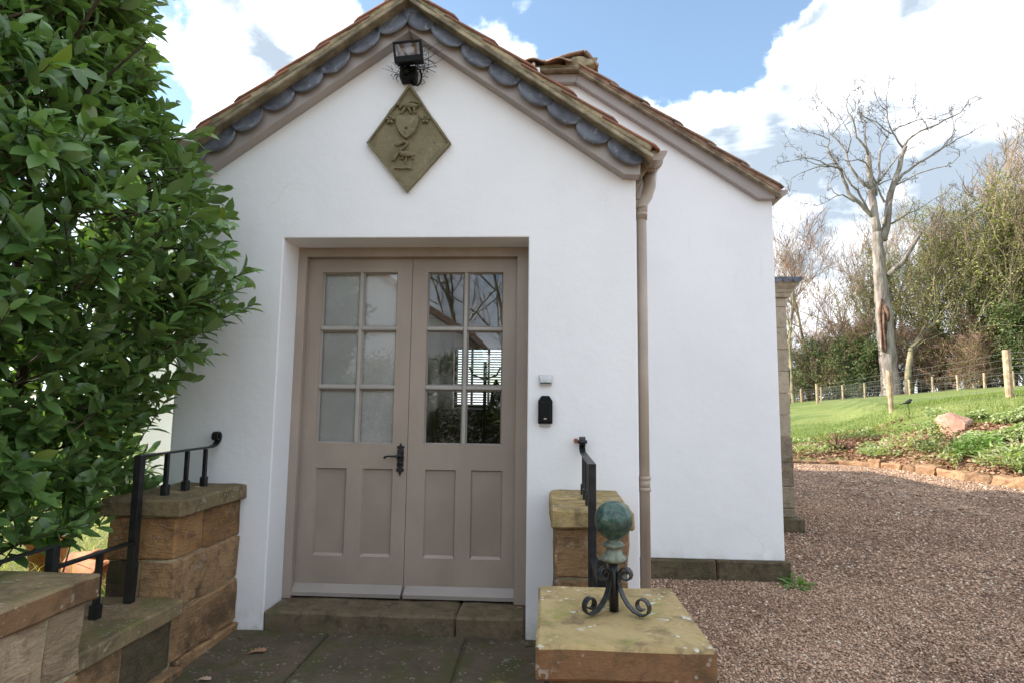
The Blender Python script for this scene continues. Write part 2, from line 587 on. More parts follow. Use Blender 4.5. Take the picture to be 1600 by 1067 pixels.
M_step = stone_mat('door_step', [(0.17, 0.13, 0.08), (0.21, 0.16, 0.105), (0.11, 0.09, 0.055)], moss=0.5, mosscol=(0.10, 0.095, 0.04), lichen=0.12, tool=0.1, objv=0.1, dark=0.3)
M_ashlar = stone_mat('ashlar_block', [(0.42, 0.35, 0.25), (0.47, 0.39, 0.29), (0.33, 0.27, 0.19)], moss=0.0, lichen=0.0, tool=0.1, objv=0.08, dark=0.1)
M_ashlarlow = stone_mat('rough_base_block', [(0.30, 0.24, 0.17), (0.36, 0.29, 0.21), (0.20, 0.15, 0.10)], moss=0.25, mosscol=(0.12, 0.11, 0.05), lichen=0.1, tool=1.2, objv=0.12, dark=0.3)
M_plaque = stone_mat('carved_stone', [(0.20, 0.17, 0.095), (0.235, 0.20, 0.12), (0.165, 0.14, 0.08)], moss=0.3, mosscol=(0.155, 0.15, 0.075), lichen=0.1, tool=0.15, objv=0.05, dark=0.1)
M_kerb = stone_mat('edging_sandstone', [(0.25, 0.135, 0.075), (0.33, 0.20, 0.115), (0.16, 0.095, 0.06)], moss=0.45, mosscol=(0.19, 0.165, 0.055), lichen=0.1, tool=0.6, objv=0.25, dark=0.2)
M_rock = stone_mat('red_sandstone_rock', [(0.36, 0.17, 0.12), (0.50, 0.33, 0.24), (0.30, 0.18, 0.13)], moss=0.0, lichen=0.1, tool=0.5, objv=0.05, dark=0.1)

# glass: a clear pane that also mirrors the garden behind the camera
m = bpy.data.materials.new('window_glass')
m.use_nodes = True
t = m.node_tree
for n in list(t.nodes):
    t.nodes.remove(n)
g = NG(t)
tr = g.n('ShaderNodeBsdfTransparent')
tr.inputs[0].default_value = (0.95, 0.96, 0.955, 1)
gl = g.n('ShaderNodeBsdfGlossy')
gl.inputs['Roughness'].default_value = 0.01
gl.inputs[0].default_value = (1, 1, 1, 1)
wob = g.n('ShaderNodeBump')
wob.inputs['Strength'].default_value = 0.02
wob.inputs['Distance'].default_value = 0.01
g.put(wob.inputs['Height'], g.noise(g.n('ShaderNodeNewGeometry').outputs['Position'], 6, 2, 0.5))
g.put(gl.inputs['Normal'], wob.outputs[0])
fr = g.n('ShaderNodeFresnel')
fr.inputs[0].default_value = 1.5
fac = g.m('ADD', g.m('MULTIPLY', fr.outputs[0], 1.7), 0.05, clamp=True)
mx = g.n('ShaderNodeMixShader')
g.put(mx.inputs[0], fac)
t.links.new(tr.outputs[0], mx.inputs[1])
t.links.new(gl.outputs[0], mx.inputs[2])
o = g.n('ShaderNodeOutputMaterial')
t.links.new(mx.outputs[0], o.inputs[0])
M_glass = m


# leaves: tint attribute 0..1 along colour range + translucent share
def leaf_mat(name, ca, cb, cc, trans=0.25, rough=0.35, spec=0.5, back=None):
    m = bpy.data.materials.new(name)
    m.use_nodes = True
    t = m.node_tree
    for n in list(t.nodes):
        t.nodes.remove(n)
    g = NG(t)
    at = g.n('ShaderNodeAttribute', attribute_name='tint').outputs['Fac']
    c = g.mix(g.smooth(at, 0.0, 0.75), ca, cb)
    c = g.mix(g.smooth(at, 0.8, 1.0), c, cc)
    geo = g.n('ShaderNodeNewGeometry')
    if back:
        c = g.mix(geo.outputs['Backfacing'], c, back)
    pr = g.n('ShaderNodeBsdfPrincipled')
    g.put(pr.inputs['Base Color'], c)
    pr.inputs['Roughness'].default_value = rough
    pr.inputs['Specular IOR Level'].default_value = spec
    tl = g.n('ShaderNodeBsdfTranslucent')
    tc = g.mix(1.0, c, (1.6, 1.9, 0.7), 'MULTIPLY')
    g.put(tl.inputs[0], tc)
    mx = g.n('ShaderNodeMixShader')
    mx.inputs[0].default_value = trans
    t.links.new(pr.outputs[0], mx.inputs[1])
    t.links.new(tl.outputs[0], mx.inputs[2])
    o = g.n('ShaderNodeOutputMaterial')
    t.links.new(mx.outputs[0], o.inputs[0])
    return m


M_laurel = leaf_mat('laurel_leaf', (0.050, 0.108, 0.032), (0.155, 0.265, 0.078), (0.17, 0.21, 0.035), 0.30, 0.30, 0.6, back=(0.13, 0.19, 0.08))
M_ivyleaf = leaf_mat('ivy_leaf', (0.14, 0.155, 0.045), (0.29, 0.29, 0.11), (0.30, 0.30, 0.11), 0.25, 0.6, 0.3)
M_dkleaf = leaf_mat('evergreen_leaf', (0.075, 0.11, 0.045), (0.155, 0.19, 0.08), (0.13, 0.15, 0.07), 0.2, 0.6, 0.3)
M_plantleaf = leaf_mat('bank_plant_leaf', (0.22, 0.27, 0.13), (0.34, 0.38, 0.20), (0.42, 0.42, 0.26), 0.3, 0.6, 0.3)
M_grassblade = leaf_mat('grass_blade', (0.10, 0.15, 0.035), (0.18, 0.23, 0.06), (0.38, 0.33, 0.15), 0.3, 0.7, 0.2)
M_straw = leaf_mat('straw_blade', (0.22, 0.22, 0.07), (0.40, 0.36, 0.16), (0.52, 0.42, 0.24), 0.3, 0.7, 0.2)
M_litter = leaf_mat('dead_leaf', (0.19, 0.10, 0.06), (0.34, 0.20, 0.13), (0.52, 0.38, 0.28), 0.1, 0.8, 0.2)
M_rust = leaf_mat('copper_beech_leaf', (0.16, 0.07, 0.03), (0.30, 0.13, 0.06), (0.36, 0.20, 0.10), 0.3, 0.8, 0.2)
M_peb = leaf_mat('pebble', (0.20, 0.12, 0.08), (0.62, 0.42, 0.29), (0.74, 0.63, 0.50), 0.0, 0.85, 0.3)
M_weed = leaf_mat('weed_leaf', (0.08, 0.15, 0.035), (0.16, 0.26, 0.07), (0.2, 0.32, 0.08), 0.25, 0.5, 0.3)

M_bark = simple('grey_green_bark', (0.26, 0.225, 0.14), 0.95, 0.25, 1.2, 0.8, 0.03, 7, objrand=0.2)
M_twig = simple('brown_twig', (0.26, 0.195, 0.14), 0.95, 0.2, 1.2, 0.0, 0.01, 7, objrand=0.15)
M_twigred = simple('reddish_twig', (0.27, 0.165, 0.12), 0.95, 0.2, 1.2, 0.0, 0.01, 7, objrand=0.15)
M_deadbark = simple('pale_dead_bark', (0.31, 0.27, 0.245), 0.95, 0.13, 3.0, 0.9, 0.08, 9, col2=(0.13, 0.105, 0.09), streak=(1, 1, 0.22))
M_deadtwig = simple('grey_dead_twig', (0.15, 0.125, 0.115), 0.95, 0.15, 0.6, 0.0, 0.01, 7)
M_scar = simple('rotten_heartwood', (0.15, 0.085, 0.06), 0.95, 0.4, 2.5, 0.9, 0.06, 8, col2=(0.05, 0.025, 0.018))
M_shrubstem = simple('shrub_stem', (0.075, 0.055, 0.035), 0.9, 0.2, 8, 0.4, 0.004, 40)
M_nest = simple('dry_twig', (0.045, 0.032, 0.025), 0.9, 0.2, 8, 0.0, 0.004, 40)

# gravel ground
m, g, b, tc, gp = new_mat('gravel')
P = gp.outputs['Position']
v1 = g.n('ShaderNodeTexVoronoi')
g.put(v1.inputs['Vector'], P)
v1.inputs['Scale'].default_value = 62
sepc = g.n('ShaderNodeSeparateColor')
g.put(sepc.inputs[0], v1.outputs['Color'])
c = g.mix(sepc.outputs[0], (0.31, 0.195, 0.125), (0.62, 0.43, 0.295))
c = g.mix(g.smooth(sepc.outputs[1], 0.80, 0.95), c, (0.42, 0.33, 0.27))
c = g.mix(g.smooth(sepc.outputs[2], 0.82, 0.95), c, (0.22, 0.09, 0.05))
big = g.m('ADD', g.m('MULTIPLY', g.noise(P, 0.7, 5, 0.65, 0.3), 0.6), g.m('MULTIPLY', g.noise(g.scale(P, (0.9, 0.18, 1)), 1.5, 3, 0.5, 0.3), 0.4))
c = g.mix(g.m('MULTIPLY', g.smooth(big, 0.42, 0.62), 0.6), c, (0.15, 0.095, 0.065))  # sunlit and darker patches painted into the colour, with faint wheel ruts
mid = g.noise(P, 4.5, 5, 0.7)
c = g.mix(g.m('MULTIPLY', g.smooth(mid, 0.52, 0.7), 0.5), c, (0.075, 0.048, 0.035))
c = g.mix(g.m('MULTIPLY', g.smooth(v1.outputs['Distance'], 0.35, 0.8), 0.35), c, (0.03, 0.02, 0.015))
g.put(b.inputs['Base Color'], c)
b.inputs['Roughness'].default_value = 0.95
b.inputs['Specular IOR Level'].default_value = 0.25
setbump(g, b, g.m('ADD', g.m('MULTIPLY', g.smooth(v1.outputs['Distance'], 0.0, 0.8), -1.0), g.noise(P, 9, 4, 0.6)), 0.9, 0.018)
M_gravel = m

# lawn
m, g, b, tc, gp = new_mat('lawn_grass')
P = gp.outputs['Position']
c = g.mix(g.smooth(g.noise(P, 0.55, 5, 0.65, 0.4), 0.34, 0.68), (0.105, 0.155, 0.036), (0.215, 0.245, 0.075))
c = g.mix(g.m('MULTIPLY', g.smooth(g.noise(P, 6, 5, 0.7), 0.45, 0.68), 0.6), c, (0.105, 0.135, 0.032))
c = g.mix(g.m('MULTIPLY', g.smooth(g.noise(P, 22, 4, 0.75), 0.52, 0.7), 0.5), c, (0.26, 0.27, 0.10))
vd = g.vor(P, 1.6)
c = g.mix(g.m('MULTIPLY', g.smooth(vd, 0.05, 0.03), 0.7), c, (0.6, 0.6, 0.5))
g.put(b.inputs['Base Color'], c)
b.inputs['Roughness'].default_value = 0.9
b.inputs['Specular IOR Level'].default_value = 0.2
setbump(g, b, g.m('ADD', g.noise(P, 30, 5, 0.7), g.noise(P, 4, 3, 0.6)), 0.8, 0.05)
M_lawn = m

# soil of the bank
m, g, b, tc, gp = new_mat('bank_soil')
P = gp.outputs['Position']
v1 = g.n('ShaderNodeTexVoronoi')
g.put(v1.inputs['Vector'], P)
v1.inputs['Scale'].default_value = 14
sepc = g.n('ShaderNodeSeparateColor')
g.put(sepc.inputs[0], v1.outputs['Color'])
c = g.mix(sepc.outputs[0], (0.15, 0.075, 0.042), (0.30, 0.17, 0.11))
c = g.mix(g.smooth(sepc.outputs[1], 0.75, 0.95), c, (0.42, 0.30, 0.22))
c = g.mix(g.m('MULTIPLY', g.smooth(g.noise(P, 1.6, 5, 0.65, 0.4), 0.45, 0.62), 0.75), c, (0.16, 0.175, 0.06))
g.put(b.inputs['Base Color'], c)
b.inputs['Roughness'].default_value = 0.95
b.inputs['Specular IOR Level'].default_value = 0.2
setbump(g, b, g.m('ADD', g.noise(P, 14, 5, 0.7), v1.outputs['Distance']), 0.9, 0.06)
M_soil = m

from mathutils import noise as mnoise

GZ = -0.18      # gravel level
PZ = -0.10      # paving level


def axis_pts(a, b, n, r):
    L = [a, a + r]
    for i in range(1, n):
        L.append(a + (b - a) * i / n)
    return L + [b - r, b]


def block_mb(a, b, seg=(2, 1, 2), r=0.007, amp=0.006, freq=9, seed=0, hollow=0.0):
    """rough squared stone between corners a and b"""
    mb = MB()
    L = [axis_pts(a[i], b[i], seg[i], r) for i in range(3)]
    idx = {}
    vs = []

    def vid(i, j, k):
        key = (i, j, k)
        if key in idx:
            return idx[key]
        q = [i, j, k]
        p = Vector((L[0][i], L[1][j], L[2][k]))
        ext = [0 if q[t] == 0 else (1 if q[t] == len(L[t]) - 1 else None) for t in range(3)]
        if sum(e is not None for e in ext) >= 2:
            for t in range(3):
                if ext[t] == 0:
                    p[t] += r * 0.45
                elif ext[t] == 1:
                    p[t] -= r * 0.45
        d = mnoise.noise_vector(p * freq + Vector((seed * 3.7, seed * 1.3, 0))) * amp
        d2 = mnoise.noise_vector(p * freq * 3 + Vector((seed * 3.7, 0, 5))) * amp * 0.4
        idx[key] = len(vs)
        vs.append(p + d + d2)
        return idx[key]
    fs = []
    N = [len(x) - 1 for x in L]
    for i in range(N[0]):
        for j in range(N[1]):
            fs.append((vid(i, j, 0), vid(i, j + 1, 0), vid(i + 1, j + 1, 0), vid(i + 1, j, 0)))
            fs.append((vid(i, j, N[2]), vid(i + 1, j, N[2]), vid(i + 1, j + 1, N[2]), vid(i, j + 1, N[2])))
    for i in range(N[0]):
        for k in range(N[2]):
            fs.append((vid(i, 0, k), vid(i + 1, 0, k), vid(i + 1, 0, k + 1), vid(i, 0, k + 1)))
            fs.append((vid(i, N[1], k), vid(i, N[1], k + 1), vid(i + 1, N[1], k + 1), vid(i + 1, N[1], k)))
    for j in range(N[1]):
        for k in range(N[2]):
            fs.append((vid(0, j, k), vid(0, j, k + 1), vid(0, j + 1, k + 1), vid(0, j + 1, k)))
            fs.append((vid(N[0], j, k), vid(N[0], j + 1, k), vid(N[0], j + 1, k + 1), vid(N[0], j, k + 1)))
    mb.add(vs, fs)
    return mb


def block(name, a, b, mat, parent, seed=0, amp=0.006, seg=None, r=0.008, **tags):
    if seg is None:
        seg = tuple(max(1, min(7, int(abs(b[i] - a[i]) / 0.06))) for i in range(3))
    return obj(name, block_mb(a, b, seg, r, amp, 9, seed), mat, parent, **tags)


# ================================================================== ground
pts = [(-300, -300), (300, -300), (300, 300), (-300, 300)]
mb = MB()
mb.add([(x, y, -0.30) for x, y in pts], [(0, 1, 2, 3)])
obj('ground', mb, M_lawn, kind='structure')

# kerb line in plan, from behind the house round to the right of the camera
KERB = [(3.2, 11.6), (4.4, 11.9), (5.44, 11.95), (6.05, 11.98), (6.93, 11.8), (7.5, 11.35), (7.83, 10.75), (7.92, 9.73), (7.97, 8.86), (8.18, 7.61), (8.7, 5.6), (9.5, 3.0), (10.4, 0.0), (11.2, -4.0), (11.8, -9.0)]


def catmull(P, step):
    P = [np.array(p, float) for p in P]
    out = []
    for i in range(len(P) - 1):
        p0 = P[max(i - 1, 0)]
        p1, p2 = P[i], P[i + 1]
        p3 = P[min(i + 2, len(P) - 1)]
        n = max(2, int(np.linalg.norm(p2 - p1) / step))
        for k in range(n):
            t = k / n
            out.append(0.5 * ((2 * p1) + (-p0 + p2) * t + (2 * p0 - 5 * p1 + 4 * p2 - p3) * t * t + (-p0 + 3 * p1 - 3 * p2 + p3) * t ** 3))
    out.append(P[-1])
    return np.array(out)


kline = catmull(KERB, 0.12)
# gravel: one flat sheet bounded by the kerb
gp_poly = [(-1.0, -2.6), (-14.0, -2.6), (-14.0, -45.0), (14.0, -45.0), (11.8, -9.0)] + [tuple(p) for p in kline[::-1]] + [(3.2, 13.0), (-1.0, 13.0)]
mb = MB()
mb.add([(x, y, GZ) for x, y in gp_poly], [tuple(range(len(gp_poly)))])
obj('gravel_drive', mb, M_gravel, kind='structure')

# lawn and bank beyond the kerb: height by bearing (degrees from +Y) and distance from the drive's middle
# rows: bearing, kerb d, (lawn edge d, z), (near field d, z), (far field d, z)
TT = [
    (14.0, 16.0, 18.6, 0.00, 39, 0.95, 52, 1.10),
    (19.8, 16.2, 18.8, 0.10, 39, 1.20, 52, 1.45),
    (21.7, 16.42, 18.8, 0.17, 39, 1.33, 52, 1.62),
    (24.7, 16.6, 18.6, 0.35, 39, 1.52, 52, 1.86),
    (27.0, 16.4, 18.3, 0.48, 30, 1.50, 52, 2.02),
    (29.2, 16.07, 18.0, 0.62, 20.2, 1.13, 52, 2.20),
    (31.9, 15.0, 17.5, 0.79, 20.0, 1.25, 52, 2.46),
    (33.6, 14.4, 17.3, 0.90, 19.8, 1.37, 52, 2.62),
    (37.0, 13.62, 17.2, 1.02, 19.5, 1.50, 52, 2.84),
    (50.0, 12.3, 16.5, 1.30, 20.0, 1.90, 52, 3.30),
    (75.0, 11.0, 15.5, 1.40, 20.0, 2.00, 52, 3.40),
    (115.0, 11.5, 16.0, 1.20, 20.0, 1.60, 52, 2.60),
]
TA = np.array(TT)


def kerb_dist(bearing):
    """distance from the camera's foot to the kerb line along a bearing"""
    b = math.radians(bearing)
    d = np.array([math.sin(b), math.cos(b)])
    rel = kline - np.array([0, CAM.y])
    angs = np.degrees(np.arctan2(rel[:, 0], rel[:, 1]))
    dist = np.hypot(rel[:, 0], rel[:, 1])
    return float(np.interp(bearing, angs, dist)) if np.all(np.diff(angs) > 0) else float(np.interp(bearing, np.sort(angs), dist[np.argsort(angs)]))


def terr(bearing, d):
    row = [np.interp(bearing, TA[:, 0], TA[:, i]) for i in range(1, 8)]
    kd = kerb_dist(bearing)
    ed = max(row[1], kd + 1.6)
    xs = [kd - 1, kd, kd + 0.12, ed, max(row[3], ed + 1), row[5], 75, 160, 400]
    far = row[6]
    zs = [GZ - 0.1, GZ + 0.02, GZ + 0.12, row[2], row[4], row[6], far + 0.6, far + 0.3, far]
    z = float(np.interp(d, xs, zs))
    if d > kd + 0.3:
        k = min(1, (d - kd) / 2)
        x = math.sin(math.radians(bearing)) * d
        y = math.cos(math.radians(bearing)) * d
        z += 0.05 * k * mnoise.noise(Vector((x * 0.6, y * 0.6, 0))) + 0.10 * k * (1 if d > 22 else 0) * mnoise.noise(Vector((x * 0.1, y * 0.1, 3)))
    return z


def terr_xy(x, y):
    b = math.degrees(math.atan2(x, y - CAM.y))
    return terr(b, math.hypot(x, y - CAM.y))


bear = np.concatenate([np.arange(14, 40, 0.25), np.arange(40, 116, 1.5)])
mbB, mbL = MB(), MB()
ringsB, ringsL = [], []
for bb in bear:
    kd = kerb_dist(bb)
    ed = max(np.interp(bb, TA[:, 0], TA[:, 2]), kd + 1.6)
    sb, cb = math.sin(math.radians(bb)), math.cos(math.radians(bb))
    edge = ed - 0.15 + 0.35 * mnoise.noise(Vector((sb * ed * 0.9, cb * ed * 0.9, 7)))
    dB = np.concatenate([[kd + 0.02], np.linspace(kd + 0.12, edge, 12)])
    dL = np.concatenate([[edge - 0.25], np.linspace(edge - 0.03, 24, 14), np.linspace(25.5, 52, 12), [60, 75, 110, 200, 400]])
    ringsB.append([(sb * d, CAM.y + cb * d, terr(bb, d)) for d in dB])
    ringsL.append([(sb * d, CAM.y + cb * d, terr(bb, d) + (0.03 if i else -0.06)) for i, d in enumerate(dL)])
for rings, mbx in ((ringsB, mbB), (ringsL, mbL)):
    k = len(rings[0])
    for rg in rings:
        mbx.v.extend(rg)
    for i in range(len(rings) - 1):
        for j in range(k - 1):
            mbx.f.append((i * k + j, i * k + j + 1, (i + 1) * k + j + 1, (i + 1) * k + j))
for mbx, nm, mt in ((mbB, 'bank', M_soil), (mbL, 'lawn', M_lawn)):
    mbx.f = [tuple(reversed(f)) for f in mbx.f]
    obj(nm, mbx, mt, smooth=True, kind='structure')

# paved landing in front of the door
pav = obj('paved_landing', (lambda q: (q.box((-1.68, -2.6, GZ - 0.1), (0.02, -0.0, PZ - 0.014)), q)[1])(MB()), M_paving, kind='structure')
sl_x = [-1.68, -1.13, -0.40, 0.02]
sl_rows = [[-2.6, -1.75, -0.95, -0.005], [-2.6, -2.0, -1.15, -0.005], [-2.6, -1.6, -0.72, -0.005]]
sd = 0
for i in range(3):
    ys = sl_rows[i]
    for j in range(3):
        sd += 1
        gpx = 0.007
        o = block('paving_stone', (sl_x[i] + gpx, ys[j] + gpx, PZ - 0.06), (sl_x[i + 1] - gpx, ys[j + 1] - gpx, PZ + 0.002 * (sd % 3)), M_paving, pav, seed=sd, amp=0.004, seg=(6, 6, 1))

# ================================================================== porch
porch = thing('porch', 'white rendered gabled porch with glazed taupe double doors and scalloped lead under its verge', 'porch', (-0.79, 0.0, PZ))
XL, XR = -2.09, 0.503
SL = 0.70
APX = -0.793


def gz(x, z0=3.30):
    return z0 - SL * abs(x - APX)


mb = MB()
OXL, OXR, OT = -1.503, -0.095, 2.046
mb.prism([(XL, GZ - 0.05), (OXL, GZ - 0.05), (OXL, OT), (OXR, OT), (OXR, GZ - 0.05), (XR, GZ - 0.05), (XR, gz(XR)), (APX, gz(APX)), (XL, gz(XL))], 0.0, 0.30)
obj('front_wall', mb, M_white, porch, bevel=0.006)
mb = MB()
mb.box((XL + 0.003, 0.30, GZ - 0.05), (XL + 0.2, 1.5, gz(XL)))
obj('side_wall', mb, M_white, porch)
mb = MB()
mb.box((XR - 0.2, 0.30, GZ - 0.05), (XR - 0.003, 1.5, gz(XR)))
obj('side_wall', mb, M_white, porch)

# bargeboards
BB = -0.078
for s in (-1, 1):
    mb = MB()
    w = 0.152

    def P(x, dz):
        return (APX + s * x, 3.245 - 0.712 * x + dz)
    poly = [P(0, 0), P(1.222, 0), (APX + s * 1.309, 2.369), (APX + s * 1.315, 2.478), P(0.0, w)]
    if s > 0:
        mb.prism([poly[0], poly[1], poly[2], poly[3], poly[4]], BB, -0.002)
    else:
        mb.prism(poly[::-1], BB, -0.002)
    if s < 0:
        mb.v = [(x - 0.0005, y, z) for x, y, z in mb.v]
    obj('bargeboard', mb, M_barge, porch, bevel=0.004)

# lead scallops
def scallop(xc, zc, s, half=0.093, drop=0.088, y=BB - 0.006, seed=0):
    """half round lead flap hanging along the slope; s = +1 for the right-hand slope"""
    al = math.atan(SL) * s
    ca, sa = math.cos(al), -math.sin(al)
    mb = MB()
    n = 14
    front, back = [], []
    rr = random.Random(seed)
    curl = rr.uniform(0.8, 1.3)
    rows = 5
    half *= rr.uniform(0.97, 1.02)
    drop *= rr.uniform(0.93, 1.06)
    skew = rr.uniform(-0.06, 0.06)
    for k in range(rows + 1):
        q = k / rows
        for i in range(n + 1):
            a = PI * i / n
            u = -half * math.cos(a)
            arc = -drop * (0.18 + 0.82 * math.sin(a) ** 0.9) if 0 < i < n else -drop * 0.12
            vv = 0.085 + (arc - 0.085) * q
            uu = u * (1.0) + skew * (0.085 - vv) * q
            bulge = -0.004 - 0.026 * q * q * curl * (1 + 0.25 * mnoise.noise(Vector((u * 30, vv * 30, seed)))) - 0.006 * math.sin(a) * math.sin(PI * q)
            x = xc + uu * ca - vv * sa * 1.0
            z = zc + uu * sa + vv * ca
            x = xc + uu * ca + vv * (-sa)
            front.append((x, y + bulge, z))
            back.append((x, y + bulge + 0.004, z))
    W = n + 1
    o = len(front)
    fs = []
    for k in range(rows):
        for i in range(n):
            fs.append((k * W + i, (k + 1) * W + i, (k + 1) * W + i + 1, k * W + i + 1))
            fs.append((o + k * W + i, o + k * W + i + 1, o + (k + 1) * W + i + 1, o + (k + 1) * W + i))
    for i in range(n):
        a_, b_ = rows * W + i, rows * W + i + 1
        fs.append((a_, o + a_, o + b_, b_))
    for k in range(rows):
        a_, b_ = k * W, (k + 1) * W
        fs.append((a_, o + a_, o + b_, b_))
        a_, b_ = k * W + n, (k + 1) * W + n
        fs.append((a_, b_, o + b_, o + a_))
    mb.add(front + back, fs)
    return mb


JR = [0.004, 0.162, 0.328, 0.492, 0.652, 0.822, 0.986, 1.148, 1.318]
JL = [0.0, 0.012, 0.182, 0.349, 0.512, 0.672, 0.832, 0.997, 1.163, 1.325]
k = 0
for s, J in ((1, JR), (-1, JL)):
    for i in range(len(J) - 1):
        k += 1
        a, b_ = J[i], J[i + 1]
        if s < 0 and i == 0:
            continue
        xm = (a + b_) / 2
        zj = 3.378 - 0.703 * xm
        hw = (b_ - a) / 2 / math.cos(math.atan(SL)) + 0.003
        dy = 0.0022 * (k % 2)
        obj('lead_scallop', scallop(APX + s * xm, zj, s, half=hw, drop=0.088 + 0.004 * math.sin(k * 2.1), y=BB - 0.004 - dy, seed=k), M_lead, porch, smooth=True)
# the lead cap folded over the apex
mb = MB()
mb.prism([(APX - 0.012, 3.345), (APX + 0.05, 3.335), (APX + 0.075, 3.338), (APX + 0.06, 3.35), (APX, 3.392), (APX - 0.05, 3.355)], BB - 0.028, BB - 0.002)
obj('lead_apex_cap', mb, M_lead, porch, bevel=0.004)

# verge: undercloak and mortar bed
VT = 3.412          # verge line height at the apex (top of mortar)
for s in (-1, 1):
    al = math.atan(SL)
    L = 1.372 / math.cos(al)
    M = Matrix.Translation((APX, 0, VT)) @ Matrix.Rotation(al if s > 0 else PI - al, 4, 'Y')
    # along local x down the slope
    if s < 0:
        M = Matrix.Translation((APX, 0, VT)) @ Matrix(((-1, 0, 0, 0), (0, 1, 0, 0), (0, 0, 1, 0), (0, 0, 0, 1))) @ Matrix.Rotation(al, 4, 'Y')
    flip = s < 0
    mb = block_mb((-0.005, -0.160, -0.023), (L, -0.0, -0.001), (22, 2, 1), 0.004, 0.002, 6, 3)
    mb.v = [tuple(M @ Vector(p)) for p in mb.v]
    if flip:
        mb.f = [tuple(reversed(f)) for f in mb.f]
    obj('undercloak', mb, M_under, porch)
    mb = block_mb((-0.005, -0.156, 0.0), (L - 0.03, 0.02, 0.040), (60, 3, 2), 0.008, 0.007, 15, 5 + s)
    mb.v = [tuple(M @ Vector(p)) for p in mb.v]
    if flip:
        mb.f = [tuple(reversed(f)) for f in mb.f]
    obj('verge_mortar', mb, M_mortar, porch, smooth=True)
    mb = MB()
    mb.box((0.0, 0.0, -0.075), (L, 1.5, 0.012))
    mb.v = [tuple(M @ Vector(p)) for p in mb.v]
    if flip:
        mb.f = [tuple(reversed(f)) for f in mb.f]
    obj('roof_deck', mb, M_under, porch)


def tile_mesh(name, mat, w=0.235, L=0.36, seed=0):
    """pantile: x down the slope, y across, z out of the roof"""
    mb = MB()
    ny = 8
    rr = random.Random(seed)
    t = 0.013
    top, bot = [], []
    for i, x in enumerate((0.0, L * 0.5, L * 0.9, L)):
        lift = 0.024 * x / L
        for j in range(ny + 1):
            y = w * j / ny
            z = 0.013 * (1 - math.cos(2 * PI * j / ny)) + lift + rr.uniform(-0.001, 0.001) + 0.012
            if i == 3:
                z -= 0.012
            top.append((x, y, z))
            bot.append((x, y, z - t if i < 3 else z - t * 0.6))
    n = len(top)
    W = ny + 1
    fs = []
    for i in range(3):
        for j in range(ny):
            a = i * W + j
            fs.append((a, a + W, a + W + 1, a + 1))
            fs.append((n + a, n + a + 1, n + a + W + 1, n + a + W))
    for j in range(ny):
        a = 3 * W + j
        fs.append((a, n + a, n + a + 1, a + 1))
        a = j
        fs.append((a, a + 1, n + a + 1, n + a))
    for i in range(3):
        a = i * W
        fs.append((a, n + a, n + a + W, a + W))
        a = i * W + ny
        fs.append((a, a + W, n + a + W, n + a))
    mb.add(top + bot, fs)
    me = mb.mesh(name, mat, True)
    return me


TMESH = [tile_mesh('roof_tile', M_tile, seed=i) for i in range(3)]
TOLD = [tile_mesh('old_roof_tile', M_tileold, seed=i + 5) for i in range(3)]


def place_tile(me, parent, org, down, across, nrm, sx=1.0, sy=1.0):
    M = Matrix.Identity(4)
    for r_ in range(3):
        M[r_][0] = down[r_] * sx
        M[r_][1] = across[r_] * sy
        M[r_][2] = nrm[r_]
        M[r_][3] = org[r_]
    o = bpy.data.objects.new('roof_tile', me)
    COL.objects.link(o)
    o.parent = parent
    o.matrix_parent_inverse = WM[parent.name].inverted()
    o.matrix_basis = M
    return o


al = math.atan(SL)
for s in (-1, 1):
    down = Vector((s * math.cos(al), 0, -math.sin(al)))
    nrm = Vector((s * math.sin(al), 0, math.cos(al)))
    for r_ in range(6):
        x0 = -0.02 + 0.269 * r_
        for c_ in range(7):
            org = Vector((APX, 0, VT)) + down * (x0 + random.uniform(-0.006, 0.006)) + nrm * (0.018 + random.uniform(-0.003, 0.003)) + Vector((0, -0.163 + 0.232 * c_, 0))
            if s > 0:
                place_tile(TMESH[(r_ + c_) % 3], porch, org, down, Vector((0, 1, 0)), nrm)
            else:
                place_tile(TMESH[(r_ + c_) % 3], porch, org, down, Vector((0, 1, 0)), nrm)
# ridge tiles
for k in range(4):
    mb = MB()
    n = 8
    r0, r1 = 0.115, 0.100
    y0, y1 = -0.165 + 0.41 * k, -0.165 + 0.41 * (k + 1) + 0.01
    vs = []
    for (y, r_) in ((y0, r0), (y1, r1)):
        for rr_ in (r_, r_ - 0.016):
            for i in range(n + 1):
                a = PI * i / n
                vs.append((APX + rr_ * math.cos(a) * 1.1, y, VT - 0.045 + rr_ * math.sin(a)))
    W = n + 1
    fs = []
    for i in range(n):
        fs += [(i, i + 1, 2 * W + i + 1, 2 * W + i), (W + i, 3 * W + i, 3 * W + i + 1, W + i + 1), (i, W + i, W + i + 1, i + 1), (2 * W + i, 2 * W + i + 1, 3 * W + i + 1, 3 * W + i)]
    mb.add(vs, fs)
    obj('ridge_tile', mb, M_tileold, porch)


